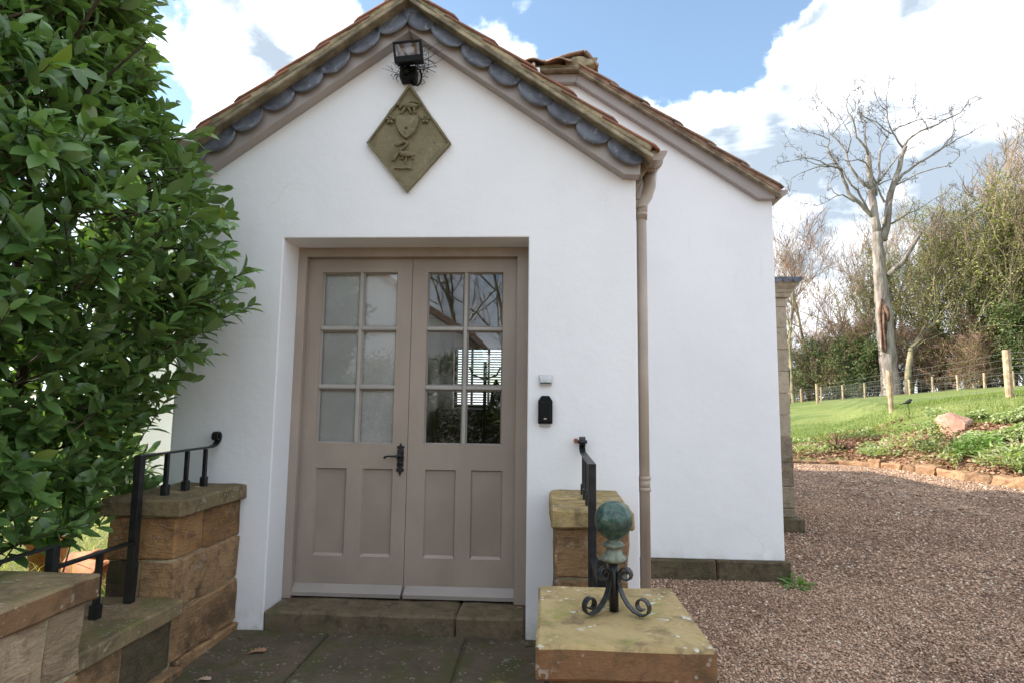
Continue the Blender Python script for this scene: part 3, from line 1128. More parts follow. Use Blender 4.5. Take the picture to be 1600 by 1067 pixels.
def gutter(parent, x0, z0, y0, y1, s=1, r=0.052):
    """half round gutter with a flat stop end at y0"""
    mb = MB()
    n = 12
    vs, fs = [], []
    for y in (y0, y1):
        for rr_ in (r, r - 0.004):
            for i in range(n + 1):
                a = PI + PI * i / n
                vs.append((x0 + rr_ * math.cos(a), y, z0 + rr_ * math.sin(a)))
    W = n + 1
    for i in range(n):
        fs += [(i, 2 * W + i, 2 * W + i + 1, i + 1), (W + i, W + i + 1, 3 * W + i + 1, 3 * W + i), (2 * W + i, 3 * W + i, 3 * W + i + 1, 2 * W + i + 1)]
    fs += [(0, W, 3 * W, 2 * W), (n, 2 * W + n, 3 * W + n, W + n)]
    mb.add(vs, fs)
    o = obj('gutter', mb, M_pipe, parent, smooth=False)
    mb = MB()
    poly = [(x0 + (r + 0.003) * math.cos(PI + PI * i / n), z0 + (r + 0.003) * math.sin(PI + PI * i / n)) for i in range(n + 1)]
    mb.prism(poly, y0 - 0.006, y0 - 0.001)
    obj('stop_end', mb, M_pipe, o)
    return o


gt = gutter(porch, 0.600, 2.487, -0.12, 1.48)
for yb in (0.0, 0.5, 1.05):
    mb = MB()
    poly = [(0.600 + 0.058 * math.cos(PI + PI * i / 12), 2.487 + 0.058 * math.sin(PI + PI * i / 12)) for i in range(13)]
    mb.prism(poly, yb, yb + 0.022)
    obj('gutter_bracket', mb, M_pipe, gt)
# outlet, swan neck and downpipe
mb = MB()
mb.tube([(0.598, 0.10, 2.45), (0.596, 0.095, 2.37), (0.575, 0.08, 2.30), (0.548, 0.062, 2.25), (0.543, 0.06, 2.16)], [0.042, 0.036, 0.033, 0.031, 0.031], 16)
dp = None
obj('gutter_outlet', mb, M_pipe, gt, smooth=True)
mb = MB()
mb.tube([(0.542, 0.06, 2.24), (0.542, 0.06, 1.2), (0.542, 0.06, GZ - 0.02)], 0.0285, 18)
dp = obj('downpipe', mb, M_pipe, porch, smooth=True)
for z in (2.235, 2.19, 0.725, 0.665):
    mb = MB()
    mb.lathe([(0.029, -0.011), (0.0335, -0.009), (0.0345, 0), (0.0335, 0.009), (0.029, 0.011)], (0.542, 0.06, z), 20)
    obj('pipe_collar', mb, M_pipe, dp, smooth=True)
mb = MB()
mb.lathe([(0.030, -0.03), (0.031, 0.03)], (0.542, 0.06, 0.695), 20)
obj('pipe_socket', mb, M_pipe, dp, smooth=True)

# door frame
FY = 0.215
mb = MB()
DL, DM, DR, DT = -1.4623, -0.8085, -0.157, 2.0
mb.prism([(OXL, -0.005), (DL + 0.012, -0.005), (DL + 0.012, DT - 0.010), (DR - 0.012, DT - 0.010), (DR - 0.012, -0.005), (OXR, -0.005), (OXR, OT), (OXL, OT)], FY, 0.262)
mb.prism([(OXL, -0.005), (DL - 0.003, -0.005), (DL - 0.003, DT + 0.004), (DR + 0.003, DT + 0.004), (DR + 0.003, -0.005), (OXR, -0.005), (OXR, OT), (OXL, OT)], 0.262, 0.33)
obj('door_frame', mb, M_door, porch, bevel=0.003)
# leaves
DY0, DY1 = 0.265, 0.309


def door_leaf(xa, xb, gx0, gxm, gx1, p, lab):
    """stiles and rails as one body; panes, bars, panels and board as its pieces"""
    zb, zt = 0.012, DT
    gz0, gz1 = 0.874, 1.905
    pz0, pz1 = 0.225, 0.728
    mb = MB()
    xs = sorted(set([xa, gx0, p[0], p[1], p[2], p[3], gx1, xb]))
    # build as boxes butted end to end
    mb.box((xa, DY0, zb), (min(gx0, p[0]), DY1, zt))
    mb.box((max(gx1, p[3]), DY0, zb), (xb, DY1, zt))
    x0, x1 = min(gx0, p[0]), max(gx1, p[3])
    mb.box((x0, DY0, zb), (x1, DY1, pz0))
    mb.box((x0, DY0, pz1), (x1, DY1, gz0))
    mb.box((x0, DY0, gz1), (x1, DY1, zt))
    if p[0] > x0 + 1e-4:
        mb.box((x0, DY0, pz0), (p[0], DY1, pz1))
    mb.box((p[1], DY0, pz0), (p[2], DY1, pz1))
    if x1 > p[3] + 1e-4:
        mb.box((p[3], DY0, pz0), (x1, DY1, pz1))
    if gx0 > x0 + 1e-4:
        mb.box((x0, DY0, gz0), (gx0, DY1, gz1))
    if x1 > gx1 + 1e-4:
        mb.box((gx1, DY0, gz0), (x1, DY1, gz1))
    leaf = obj('door', mb, M_door, porch, label=lab)
    for a, b_ in ((p[0], p[1]), (p[2], p[3])):
        q = MB()
        q.box((a + 0.001, DY0 + 0.016, pz0 + 0.001), (b_ - 0.001, DY0 + 0.028, pz1 - 0.001))
        obj('door_panel', q, M_doorpanel, leaf)
        # bevelled bottom bead catching the light, thin beads at the sides
        q = MB()
        q.add([(a, DY0 - 0.001, pz0 - 0.002), (b_, DY0 - 0.001, pz0 - 0.002), (b_ - 0.012, DY0 + 0.0155, pz0 + 0.014), (a + 0.012, DY0 + 0.0155, pz0 + 0.014)], [(0, 1, 2, 3)])
        q.add([(a, DY0, pz0), (a, DY0, pz1), (a + 0.007, DY0 + 0.0155, pz1 - 0.007), (a + 0.007, DY0 + 0.0155, pz0 + 0.007)], [(0, 3, 2, 1)])
        q.add([(b_, DY0, pz0), (b_, DY0, pz1), (b_ - 0.007, DY0 + 0.0155, pz1 - 0.007), (b_ - 0.007, DY0 + 0.0155, pz0 + 0.007)], [(0, 1, 2, 3)])
        q.add([(a, DY0, pz1), (b_, DY0, pz1), (b_ - 0.007, DY0 + 0.0155, pz1 - 0.007), (a + 0.007, DY0 + 0.0155, pz1 - 0.007)], [(0, 3, 2, 1)])
        obj('panel_bead', q, M_door, leaf)
    h = [gz0, 1.208, 1.560, gz1]
    bw = 0.011
    q = MB()
    q.box((gxm - bw, DY0 + 0.002, gz0), (gxm + bw, DY1 - 0.006, gz1))
    obj('glazing_bar', q, M_putty, leaf, bevel=0.005)
    for z in h[1:3]:
        for a, b_ in ((gx0, gxm - bw), (gxm + bw, gx1)):
            q = MB()
            q.box((a, DY0 + 0.001, z - bw), (b_, DY1 - 0.007, z + bw))
            obj('glazing_bar', q, M_putty, leaf, bevel=0.005)
    cols = [(gx0, gxm - bw), (gxm + bw, gx1)]
    for i in range(3):
        z0, z1 = h[i] + (bw if i else 0), h[i + 1] - (bw if i < 2 else 0)
        for a, b_ in cols:
            q = MB()
            ym = 0.291
            tx = random.uniform(-0.0006, 0.0006)
            q.add([(a + 0.0005, ym + tx, z0 + 0.0005), (b_ - 0.0005, ym - tx, z0 + 0.0005), (b_ - 0.0005, ym - tx, z1 - 0.0005), (a + 0.0005, ym + tx, z1 - 0.0005)], [(0, 1, 2, 3)])
            pane = obj('pane', q, M_glass, leaf)
            q = MB()
            e = 0.009
            yo, yi = DY0 + 0.010, 0.289
            O_ = [(a, yo, z0), (b_, yo, z0), (b_, yo, z1), (a, yo, z1)]
            I_ = [(a + e, yi, z0 + e), (b_ - e, yi, z0 + e), (b_ - e, yi, z1 - e), (a + e, yi, z1 - e)]
            q.add(O_ + I_, [(0, 1, 5, 4), (1, 2, 6, 5), (2, 3, 7, 6), (3, 0, 4, 7)])
            obj('putty_line', q, M_wb, leaf)
    # weather board
    q = MB()
    xw0, xw1 = xa + (0.002 if xa < -1 else 0.003), xb - (0.003 if xa < -1 else 0.002)
    q.add([(xw0 + 0.012, DY0 - 0.002, 0.070), (xw1 - 0.002, DY0 - 0.002, 0.070), (xw1 - 0.002, DY0 - 0.045, 0.030), (xw0 + 0.002, DY0 - 0.045, 0.030),
           (xw0 + 0.002, DY0 - 0.045, 0.010), (xw1 - 0.002, DY0 - 0.045, 0.010), (xw1 - 0.002, DY0 - 0.002, 0.010), (xw0 + 0.012, DY0 - 0.002, 0.010)],
          [(0, 3, 2, 1), (3, 4, 5, 2), (4, 7, 6, 5), (0, 7, 4, 3), (1, 2, 5, 6)])
    obj('weatherboard', q, M_wb, leaf)
    return leaf


leafL = door_leaf(DL, DM - 0.0015, -1.365, -1.1235, -0.900, (-1.357, -1.169, -1.075, -0.893), 'left-hand leaf carrying the black lever handle')
leafR = door_leaf(DM + 0.0015, DR, -0.714, -0.4795, -0.254, (-0.701, -0.519, -0.429, -0.245), 'right-hand leaf without a handle')
# handle
mb = MB()
hx, hz = -0.848, 0.785
half = [(0.0, 0.098), (0.006, 0.085), (0.010, 0.078), (0.018, 0.079), (0.023, 0.073), (0.020, 0.064), (0.013, 0.062), (0.017, 0.055), (0.020, 0.048), (0.020, 0.035), (0.016, 0.028), (0.021, 0.018), (0.021, -0.006),
        (0.016, -0.016), (0.021, -0.026), (0.019, -0.040), (0.012, -0.047), (0.019, -0.052), (0.024, -0.059), (0.021, -0.070), (0.012, -0.071), (0.008, -0.078), (0.0, -0.100)]
poly = [(hx - x, hz + z) for x, z in half] + [(hx + x, hz + z) for x, z in half[-2:0:-1]]
mb.prism(poly, DY0 - 0.008, DY0 - 0.001)
hd = obj('handle_plate', mb, M_iron, leafL, bevel=0.002)
mb = MB()
mb.tube([(hx, DY0 - 0.008, hz + 0.022), (hx, DY0 - 0.045, hz + 0.022)], [0.015, 0.013], 12)
mb.tube([(hx + 0.004, DY0 - 0.042, hz + 0.023), (hx - 0.03, DY0 - 0.046, hz + 0.020), (hx - 0.062, DY0 - 0.046, hz + 0.021), (hx - 0.080, DY0 - 0.044, hz + 0.017), (hx - 0.086, DY0 - 0.040, hz + 0.010)], [0.008, 0.0065, 0.005, 0.006, 0.008], 8)
obj('handle', mb, M_iron, leafL, smooth=True)
mb = MB()
mb.tube([(hx, DY0 - 0.008, hz - 0.022), (hx, DY0 - 0.020, hz - 0.022)], [0.013, 0.010], 12)
obj('lock_cover', mb, M_iron, leafL, smooth=True)

# door step of two stones
st = thing('doorstep', 'worn sandstone doorstep green with algae below the taupe double doors', 'step', (-0.8, 0.0, PZ))
block('step_stone', (OXL + 0.003, -0.012, PZ - 0.05), (-0.470, FY + 0.10, -0.003), M_step, st, seed=2, amp=0.006, seg=(16, 4, 2), r=0.012)
block('step_stone', (-0.464, -0.010, PZ - 0.05), (OXR - 0.003, FY + 0.10, -0.004), M_step, st, seed=9, amp=0.005, seg=(7, 4, 2), r=0.012)

# interior of the hall, seen through the panes
hall = thing('hall', 'pale hallway behind the glazed doors with a slatted blind at its far window', 'room', (-0.8, 3.0, -0.02))
mb = MB()
mb.box((-2.05, 0.34, -0.06), (0.45, 7.4, -0.02))
obj('hall_floor', mb, M_roomfloor, hall)
mb = MB()
mb.box((-2.05, 0.31, 2.42), (0.45, 7.4, 2.46))
obj('hall_ceiling', mb, M_room, hall)
mb = MB()
mb.box((-1.885, 0.31, -0.02), (-1.855, 7.4, 2.42))
mb.box((0.26, 0.31, -0.02), (0.30, 7.4, 2.42))
mb.box((-1.854, 0.37, -0.02), (-0.86, 0.43, 2.42))
mb.box((-0.859, 0.80, 2.10), (0.26, 0.86, 2.42))
obj('hall_wall', mb, M_room, hall)
mb = MB()
mb.box((-1.44, 0.316, 0.02), (-0.862, 0.330, 1.98))
obj('white_board', mb, M_room, hall)
wx0, wx1, wz0, wz1 = -1.62, -0.70, 1.08, 2.16
mb = MB()
mb.prism([(-1.855, -0.02), (0.26, -0.02), (0.26, 2.42), (wx1, 2.42), (wx1, wz0), (wx0, wz0), (wx0, 2.42), (-1.855, 2.42)], 7.36, 7.50)
mb.box((wx0, 7.36, wz1), (wx1, 7.50, 2.42))
obj('end_wall', mb, M_room, hall)
mb = MB()
for a, b_ in (((wx0, 7.42, wz0), (wx0 + 0.05, 7.47, wz1)), ((wx1 - 0.05, 7.42, wz0), (wx1, 7.47, wz1)), ((wx0 + 0.05, 7.42, wz0), (wx1 - 0.05, 7.47, wz0 + 0.05)), ((wx0 + 0.05, 7.42, wz1 - 0.05), (wx1 - 0.05, 7.47, wz1)),
              ((-1.33, 7.42, wz0 + 0.05), (-1.29, 7.47, wz1 - 0.05)), ((-1.03, 7.42, wz0 + 0.05), (-0.99, 7.47, wz1 - 0.05))):
    mb.box(a, b_)
wf = obj('window_frame', mb, M_dark, hall)
sm = MB()
sm.box((-0.455, -0.02, -0.0012), (0.455, 0.02, 0.0012))
sme = sm.mesh('blind_slat', M_blind)
for k in range(24):
    o = link('blind_slat', sme, wf, world_space=True)
    o.matrix_basis = Matrix.Translation((-1.16, 7.395, wz0 + 0.045 + k * 0.045)) @ Matrix.Rotation(math.radians(38), 4, 'X')
# dark seat and coat stand low in the hall, plus an added sideboard
mb = MB()
mb.box((-0.50, 3.6, 0.50), (0.02, 4.2, 0.70))
mb.box((-1.80, 6.5, 0.0), (-0.45, 7.1, 1.06))  # sideboard, added so that the lower door panes look dark
mb.box((-0.52, 4.12, 0.60), (0.04, 4.32, 1.02))
mb.box((-0.70, 3.6, 0.0), (-0.60, 4.4, 0.72))
mb.box((0.04, 3.6, 0.0), (0.14, 4.4, 0.72))
tag_root(obj('armchair', mb, M_dark, bevel=0.05, label='dark armchair and added sideboard in the hallway seen through the right-hand door panes', cat='armchair'), (-0.28, 4.0, -0.02))
mb = MB()
mb.tube([(-0.62, 2.9, -0.02), (-0.62, 2.9, 1.55)], 0.018, 8)
mb.tube([(-0.62, 2.9, 1.38), (-0.50, 2.88, 1.42), (-0.46, 2.88, 1.50)], 0.010, 6)
mb.tube([(-0.62, 2.9, 1.38), (-0.74, 2.88, 1.42), (-0.78, 2.88, 1.50)], 0.010, 6)
mb.lathe([(0.16, 0.0), (0.15, 0.03), (0.02, 0.05)], (-0.62, 2.9, -0.02), 16)
mb.lathe([(0.01, 0.40), (0.045, 0.32), (0.065, 0.16), (0.10, 0.04), (0.08, 0.0)], (-0.50, 2.86, 0.98), 14)
tag_root(obj('coat_stand', mb, M_dark, label='dark coat stand with a hanging bag inside the hallway', cat='coat stand'), (-0.62, 2.9, -0.02))

# ================================================================== main house
house = thing('house', 'white rendered main house with a half-hipped tiled gable set behind the porch', 'house', (-0.74, 4.0, GZ))
HY = 1.5
HXL, HXR = -3.30, 1.82
HS = 0.675
HC = (HXL + HXR) / 2


def hz(x, z0=0):
    """height of the underside of the main roof over x on the gable"""
    xr = abs(x - HC)
    return min(3.92, 3.92 - HS * (xr - (0.235 - HC))) if xr > (0.235 - HC) else 3.92


ftop = 3.82
hw = 0.27 - HC
mb = MB()
PL0 = -0.035
mb.prism([(XR - 0.1, PL0), (HXR, PL0), (HXR, 2.80), (HC + hw, ftop - 0.0), (HC - hw, ftop), (HXL, 2.80), (HXL, PL0), (XL + 0.1, PL0), (XL + 0.1, 2.3), (XR - 0.1, 2.3)][::1], HY, HY + 0.25)
obj('gable_wall', mb, M_white, house, bevel=0.006)
mb = MB()
mb.box((HXR - 0.25, HY + 0.25, GZ - 0.05), (HXR - 0.002, 7.5, 2.85))
obj('side_wall', mb, M_white, house)
mb = MB()
mb.box((HXL + 0.002, HY + 0.25, GZ - 0.05), (HXL + 0.25, 7.5, 2.85))
obj('side_wall', mb, M_white, house)
mb = MB()
mb.prism([(HXL + 0.25, GZ - 0.05), (wx0, GZ - 0.05), (wx0, 2.85), (HXL + 0.25, 2.85)], 7.25, 7.5)
mb.prism([(wx1, GZ - 0.05), (HXR - 0.25, GZ - 0.05), (HXR - 0.25, 2.85), (wx1, 2.85)], 7.255, 7.5)
mb.prism([(wx0, GZ - 0.05), (wx1, GZ - 0.05), (wx1, wz0), (wx0, wz0)], 7.51, 7.6)
obj('rear_wall', mb, M_white, house)
# plinth stones
for i, (a, b_) in enumerate(((XR + 0.005, 0.74), (0.746, 1.30), (1.306, HXR + 0.035))):
    block('plinth_stone', (a, HY - 0.035, GZ - 0.08), (b_, HY + 0.2, -0.036), M_blockdark, house, seed=i + 31, amp=0.008, seg=(8, 2, 3), r=0.012)
for i, (a, b_) in enumerate(((HXL - 0.03, -2.8), (-2.794, XL - 0.005))):
    block('plinth_stone', (a, HY - 0.035, GZ - 0.12), (b_, HY + 0.2, -0.036), M_blockdark, house, seed=i + 41, amp=0.008, seg=(8, 2, 3), r=0.012)

BY = 1.44
# bargeboards: right rake, level board of the half hip, left rake
for s in (1, -1):
    X = lambda x: HC + s * (x - HC)
    poly = [(X(0.240), 3.776), (X(1.700), 2.768), (X(1.826), 2.766), (X(1.826), 2.805), (X(0.265), 3.848)]
    mb = MB()
    mb.prism(poly if s > 0 else poly[::-1], BY, HY - 0.002)
    obj('bargeboard', mb, M_barge, house, bevel=0.004)
mb = MB()
mb.prism([(HC - (0.2385 - HC), 3.7765), (0.2385, 3.7765), (0.2635, 3.848), (HC - (0.2635 - HC), 3.848)], BY + 0.0015, HY - 0.0035)
obj('hip_fascia', mb, M_barge, house, bevel=0.004)

al2 = math.atan(HS)
HT = 3.868          # top of the verge mortar at the hip corner, x = 0.27
for s in (1, -1):
    M = Matrix.Translation((0.262, 0, HT)) @ Matrix.Rotation(al2, 4, 'Y')
    if s < 0:
        M = Matrix.Translation((2 * HC, 0, 0)) @ Matrix.Diagonal((-1, 1, 1, 1)) @ M
    L = 1.60 / math.cos(al2)
    for nm, mt, a, b_, sg, r_, am in (('undercloak', M_under, (-0.005, BY - 0.050, -0.018), (L, HY, -0.001), (20, 2, 1), 0.004, 0.002), ('verge_mortar', M_mortar if 0 else M_tileold, (-0.005, BY - 0.046, 0.0), (L - 0.03, HY + 0.02, 0.045), (60, 3, 2), 0.008, 0.008)):
        mb = block_mb(a, b_, sg, r_, am, 14, 8 + s)
        mb.v = [tuple(M @ Vector(p)) for p in mb.v]
        if s < 0:
            mb.f = [tuple(reversed(f)) for f in mb.f]
        obj(nm, mb, mt, house, smooth=(nm == 'verge_mortar'))
# roof planes (decks)
RY = 7.7
hipr = 0.45
yr = BY - 0.06 + (0.262 - HC) * HS / hipr
zr = HT + (0.262 - HC) * HS + 0.008
zc = HT + 0.008
mb = MB()
xl, xr_ = HC - (0.262 - HC), 0.262
ex = 1.825
ez = zc - (ex - 0.262) * HS
exl = 2 * HC - ex
vs = [(xr_, BY - 0.03, zc), (xl, BY - 0.03, zc), (HC, yr, zr), (HC, RY, zr), (ex, BY - 0.03, ez), (ex, RY, ez), (exl, BY - 0.03, ez), (exl, RY, ez)]
top = [(1, 0, 2), (0, 4, 5, 3, 2), (6, 1, 2, 3, 7)]
vb = [(x, y, z - 0.03) for x, y, z in vs]
fs = top + [tuple(i + 8 for i in reversed(f)) for f in top] + [(0, 1, 9, 8), (4, 0, 8, 12), (5, 4, 12, 13), (3, 5, 13, 11), (7, 3, 11, 15), (6, 7, 15, 14), (1, 6, 14, 9)]
mb.add(vs + vb, fs)
obj('roof_deck', mb, M_under, house)
# tiles: three columns behind the gable one by one, then the joined field
bigV, bigF = [], []
tm0 = tile_mesh('roof_tile_field', M_tileold, seed=3)
tv = np.array([v.co[:] for v in tm0.vertices])
tf = np.array([list(p.vertices) for p in tm0.polygons])
for s in (1, -1):
    down = Vector((s * math.cos(al2), 0, -math.sin(al2)))
    nrm = Vector((s * math.sin(al2), 0, math.cos(al2)))
    for r_ in range(-4, 6):
        for c_ in range(27):
            yy = BY - 0.068 + 0.232 * c_
            org = Vector((HC + s * (0.262 - HC), 0, HT)) + down * (-0.02 + 0.31 * r_ + random.uniform(-0.006, 0.006)) + nrm * 0.020
            org.y = yy
            if r_ < 0:
                # above the hip corner: skip tiles in front of the hip line
                zz = org.z
                if yy < BY - 0.06 + (zz - HT) / hipr + 0.05 or (s * (org.x - HC)) < -0.02:
                    continue
            if c_ < 4:
                place_tile(TOLD[(r_ + c_) % 3], house, org, down, Vector((0, 1, 0)), nrm, 1.06)
            else:
                bigV.append(np.array(org) + tv[:, :1] * 1.06 * np.array(down) + tv[:, 1:2] * np.array((0, 1, 0)) + tv[:, 2:] * np.array(nrm))
                bigF.append(tf + (len(bigV) - 1) * len(tv))
        bigV_count = len(bigV)
V = np.concatenate(bigV)
F = np.concatenate(bigF)
link('roof_tile_field', arr_mesh('roof_tile_field', V, F, M_tileold, smooth=True), house, kind='stuff')
bpy.data.meshes.remove(tm0)
# hip tiles, lower course hangs over the level board
ah = math.atan(hipr)
dn = Vector((0, -math.cos(ah), -math.sin(ah)))
nr = Vector((0, -math.sin(ah), math.cos(ah)))
for r_ in range(4):
    for c_ in range(9):
        xx = xl + 0.02 + 0.215 * c_ + random.uniform(-0.01, 0.01)
        up_ = 0.31 * (r_ + 1)
        zz = HT + 0.020 + up_ * math.sin(ah)
        half = (0.262 - HC) - (zz - HT) / HS
        if abs(xx + 0.11 - HC) > half + 0.08 and r_ > 0:
            continue
        org = Vector((xx, BY - 0.075, HT + 0.016)) - dn * up_
        place_tile(TOLD[(r_ * 2 + c_) % 3], house, org, dn, Vector((1, 0, 0)), nr, 1.0, 0.92)
for nm, mt, a, b_, sg, r_, am in (('undercloak', M_under, (xl - 0.02, BY - 0.066, HT - 0.018), (xr_ + 0.005, HY, HT - 0.003), (20, 2, 1), 0.004, 0.002), ('hip_bedding', M_mortar, (xl, BY - 0.058, HT - 0.001), (xr_ + 0.01, HY, HT + 0.032), (44, 3, 2), 0.008, 0.010)):
    obj(nm, block_mb(a, b_, sg, r_, am, 14, 21), mt, house, smooth=(nm == 'hip_bedding'))
# hip end: broken mortar and two tiles stood up at the corner
mb = block_mb((0.16, BY - 0.070, 3.875), (0.41, BY + 0.10, 3.96), (8, 5, 5), 0.014, 0.022, 14, 77)
obj('hip_mortar', mb, M_mortar, house, smooth=True)
for (xa_, za_, xb_, zb_, th_) in ((-0.03, 3.915, 0.305, 4.018, 0.020), (0.322, 4.010, 0.432, 3.880, 0.022)):
    L_ = math.hypot(xb_ - xa_, zb_ - za_)
    M = Matrix.Translation((xa_, BY - 0.085, za_)) @ Matrix.Rotation(-math.atan2(zb_ - za_, xb_ - xa_), 4, 'Y')
    mb = block_mb((0, 0, -th_), (L_, 0.26, 0.0), (6, 4, 1), 0.006, 0.007, 9, 5 + int(th_ * 1000))
    mb.v = [tuple(M @ Vector(p)) for p in mb.v]
    obj('hip_tile', mb, M_tileold, house)
for k in range(16):
    mb = MB()
    y0 = yr - 0.1 + k * 0.33
    mb.tube([(HC, y0, zr - 0.02), (HC, y0 + 0.34, zr - 0.02)], [0.12, 0.105], 10)
    obj('ridge_tile', mb, M_tileold, house)
g2 = gutter(house, 1.868, 2.835, BY + 0.0, 7.5, r=0.052)
# white vent pipe over the level board
mb = MB()
mb.box((-0.131, BY - 0.10, 3.70), (-0.055, BY - 0.067, 3.850))
mb.tube([(-0.108, BY - 0.088, 3.850), (-0.108, BY - 0.088, 3.895)], 0.014, 10)
tag_root(obj('vent_pipe', mb, M_white, label='small white box and stub pipe fixed below the half-hip tiles behind the porch roof', cat='pipe'), (-0.075, BY - 0.07, 3.70))

# unseen wing beyond the hall window, added to cast shadow on the gravel
wing = thing('shadow_wing', 'unseen white tiled wing added behind the house to shade the gravel', 'added house wing', (0.9, 10.5, GZ))
mb = MB()
mb.box((0.2, 7.52, GZ - 0.05), (1.9, 10.4, 2.6))
obj('shadow_wing_wall', mb, M_white, wing)
mb = MB()
mb.prism([(0.05, 2.61), (2.05, 2.6), (1.05, 3.2)], 7.72, 10.5)
obj('shadow_wing_roof', mb, M_tileold, wing)

# ================================================================== stone portico on the right-hand side of the house
por = thing('stone_portico', 'pale ashlar pier with moulded cornice at the corner of the side porch', 'portico', (2.3, 3.6, GZ))
zs = [0.81, 1.045, 1.28, 1.517, 1.756, 1.995, 2.223, 2.323]
zl = [GZ + 0.14, 0.06, 0.285, 0.54, 0.81]
k = 0
for i in range(len(zs) - 1):
    k += 1
    w = random.uniform(-0.002, 0.002)
    block('ashlar_block', (2.15, 3.40 + w, zs[i] + 0.003), (2.655 + w, 3.90, zs[i + 1] - 0.003), M_ashlar, por, seed=k + 60, amp=0.002, seg=(3, 3, 2), r=0.004)
for i in range(len(zl) - 1):
    k += 1
    block('base_block', (2.14, 3.39, zl[i] + 0.003), (2.665, 3.91, zl[i + 1] - 0.003), M_ashlarlow, por, seed=k + 60, amp=0.010, seg=(5, 5, 3), r=0.008)
block('plinth_block', (2.08, 3.33, GZ - 0.08), (2.74, 3.97, GZ + 0.137), M_blockdark, por, seed=90, amp=0.008, seg=(6, 6, 2), r=0.01)
mb = MB()
prof = [(0.0, 2.324), (0.035, 2.330), (0.035, 2.37), (0.05, 2.385), (0.055, 2.41), (0.095, 2.45), (0.10, 2.475), (0.11, 2.485), (0.11, 2.51)]
x0, x1, y0, y1 = 1.83, 2.66, 3.40, 6.0
vs, fs = [], []
for e, z in prof:
    vs += [(x0, y0 - e, z), (x1 + e, y0 - e, z), (x1 + e, y1, z), (x0, y1, z)]
for i in range(len(prof) - 1):
    for j in range(3):
        fs.append((i * 4 + j, i * 4 + j + 1, i * 4 + 5 + j, i * 4 + 4 + j))
n = len(prof) - 1
fs += [(3, 2, 1, 0), (n * 4, n * 4 + 1, n * 4 + 2, n * 4 + 3)]
mb.add(vs, fs)
obj('cornice', mb, M_ashlar, por)
# scalloped lead over the cornice
mb = MB()
mb.box((1.83, 3.27, 2.513), (2.79, 6.0, 2.535))
lr = obj('lead_roof', mb, M_lead, por)
for k in range(9):
    a = 1.84 + k * 0.105
    q = MB()
    q.prism([(a, 2.533), (a, 2.505)] + [(a + 0.0515 * (1 - math.cos(PI * i / 6)), 2.505 - 0.032 * math.sin(PI * i / 6)) for i in range(1, 6)] + [(a + 0.103, 2.505), (a + 0.103, 2.533)], 3.260, 3.268)
    obj('lead_scallop', q, M_lead, lr)
mb = MB()
mb.box((1.83, 3.92, GZ - 0.05), (2.62, 5.9, 2.32))
mb.box((1.83, 3.412, GZ - 0.05), (2.640, 3.919, 2.318))
obj('portico_wall', mb, M_ashlar, por)

# ================================================================== stone walls either side of the landing
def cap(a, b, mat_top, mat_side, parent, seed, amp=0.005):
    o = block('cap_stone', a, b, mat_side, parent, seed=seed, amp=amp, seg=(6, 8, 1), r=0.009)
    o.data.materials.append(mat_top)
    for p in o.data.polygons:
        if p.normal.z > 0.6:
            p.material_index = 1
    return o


wl = thing('stone_wall', 'stepped sandstone wall below the laurel bush, left of the door, with three flat cap stones', 'stone wall', (-1.8, -0.85, GZ))
x0, x1 = -1.98, -1.662
yb = -0.004
block('wall_stone', (x0, -0.585, 0.394), (x1, -0.365, 0.581), M_orange, wl, seed=101, amp=0.009)
block('wall_stone', (x0, -0.358, 0.394), (x1, yb, 0.581), M_orange, wl, seed=102, amp=0.011)
block('wall_stone', (x0, -0.583, 0.170), (-1.83, yb, 0.388), M_blockdark, wl, seed=104, amp=0.010)
block('wall_stone', (-1.824, -0.583, 0.170), (x1 + 0.003, yb, 0.388), M_block, wl, seed=103, amp=0.010)
block('wall_stone', (x0, -0.60, -0.055), (x1 + 0.006, yb, 0.163), M_block, wl, seed=105, amp=0.012)
block('wall_stone', (-1.95, -0.92, -0.055), (-1.638, -0.607, 0.160), M_blockdark, wl, seed=106, amp=0.010)
block('wall_stone', (-1.95, -1.205, -0.055), (-1.632, -0.927, 0.160), M_block, wl, seed=107, amp=0.012)
block('footing_stone', (x0, -0.55, GZ - 0.08), (x1 + 0.020, yb, -0.062), M_block, wl, seed=108, amp=0.010)
block('footing_stone', (x0, -1.22, GZ - 0.08), (-1.600, -0.556, -0.062), M_block, wl, seed=109, amp=0.012)
cap((-2.01, -0.612, 0.586), (-1.628, -0.004, 0.664), M_cap, M_cap, wl, 111)
cap((-1.99, -1.218, 0.166), (-1.597, -0.590, 0.236), M_cap, M_cap, wl, 112)
block('wall_stone', (-1.93, -1.400, 0.205), (-1.548, -1.256, 0.430), M_blockpale, wl, seed=121, amp=0.009)
block('wall_stone', (-1.93, -1.670, 0.205), (-1.548, -1.410, 0.430), M_blockpale, wl, seed=122, amp=0.009)
block('wall_stone', (-1.93, -1.670, -0.02), (-1.546, -1.258, 0.197), M_block, wl, seed=123, amp=0.010)
block('wall_stone', (-1.93, -1.670, GZ - 0.08), (-1.542, -1.250, -0.027), M_block, wl, seed=124, amp=0.010)
cap((-1.965, -1.72, 0.434), (-1.515, -1.226, 0.518), M_cap, M_capside, wl, 125)
mb = MB()
mb.box((-1.92, -1.66, GZ), (-1.556, -1.262, 0.433))
mb.box((-1.97, -0.575, GZ), (-1.672, -0.006, 0.585))
mb.box((-1.94, -1.20, GZ), (-1.645, -0.60, 0.164))
obj('mortar_core', mb, M_mortar, wl)

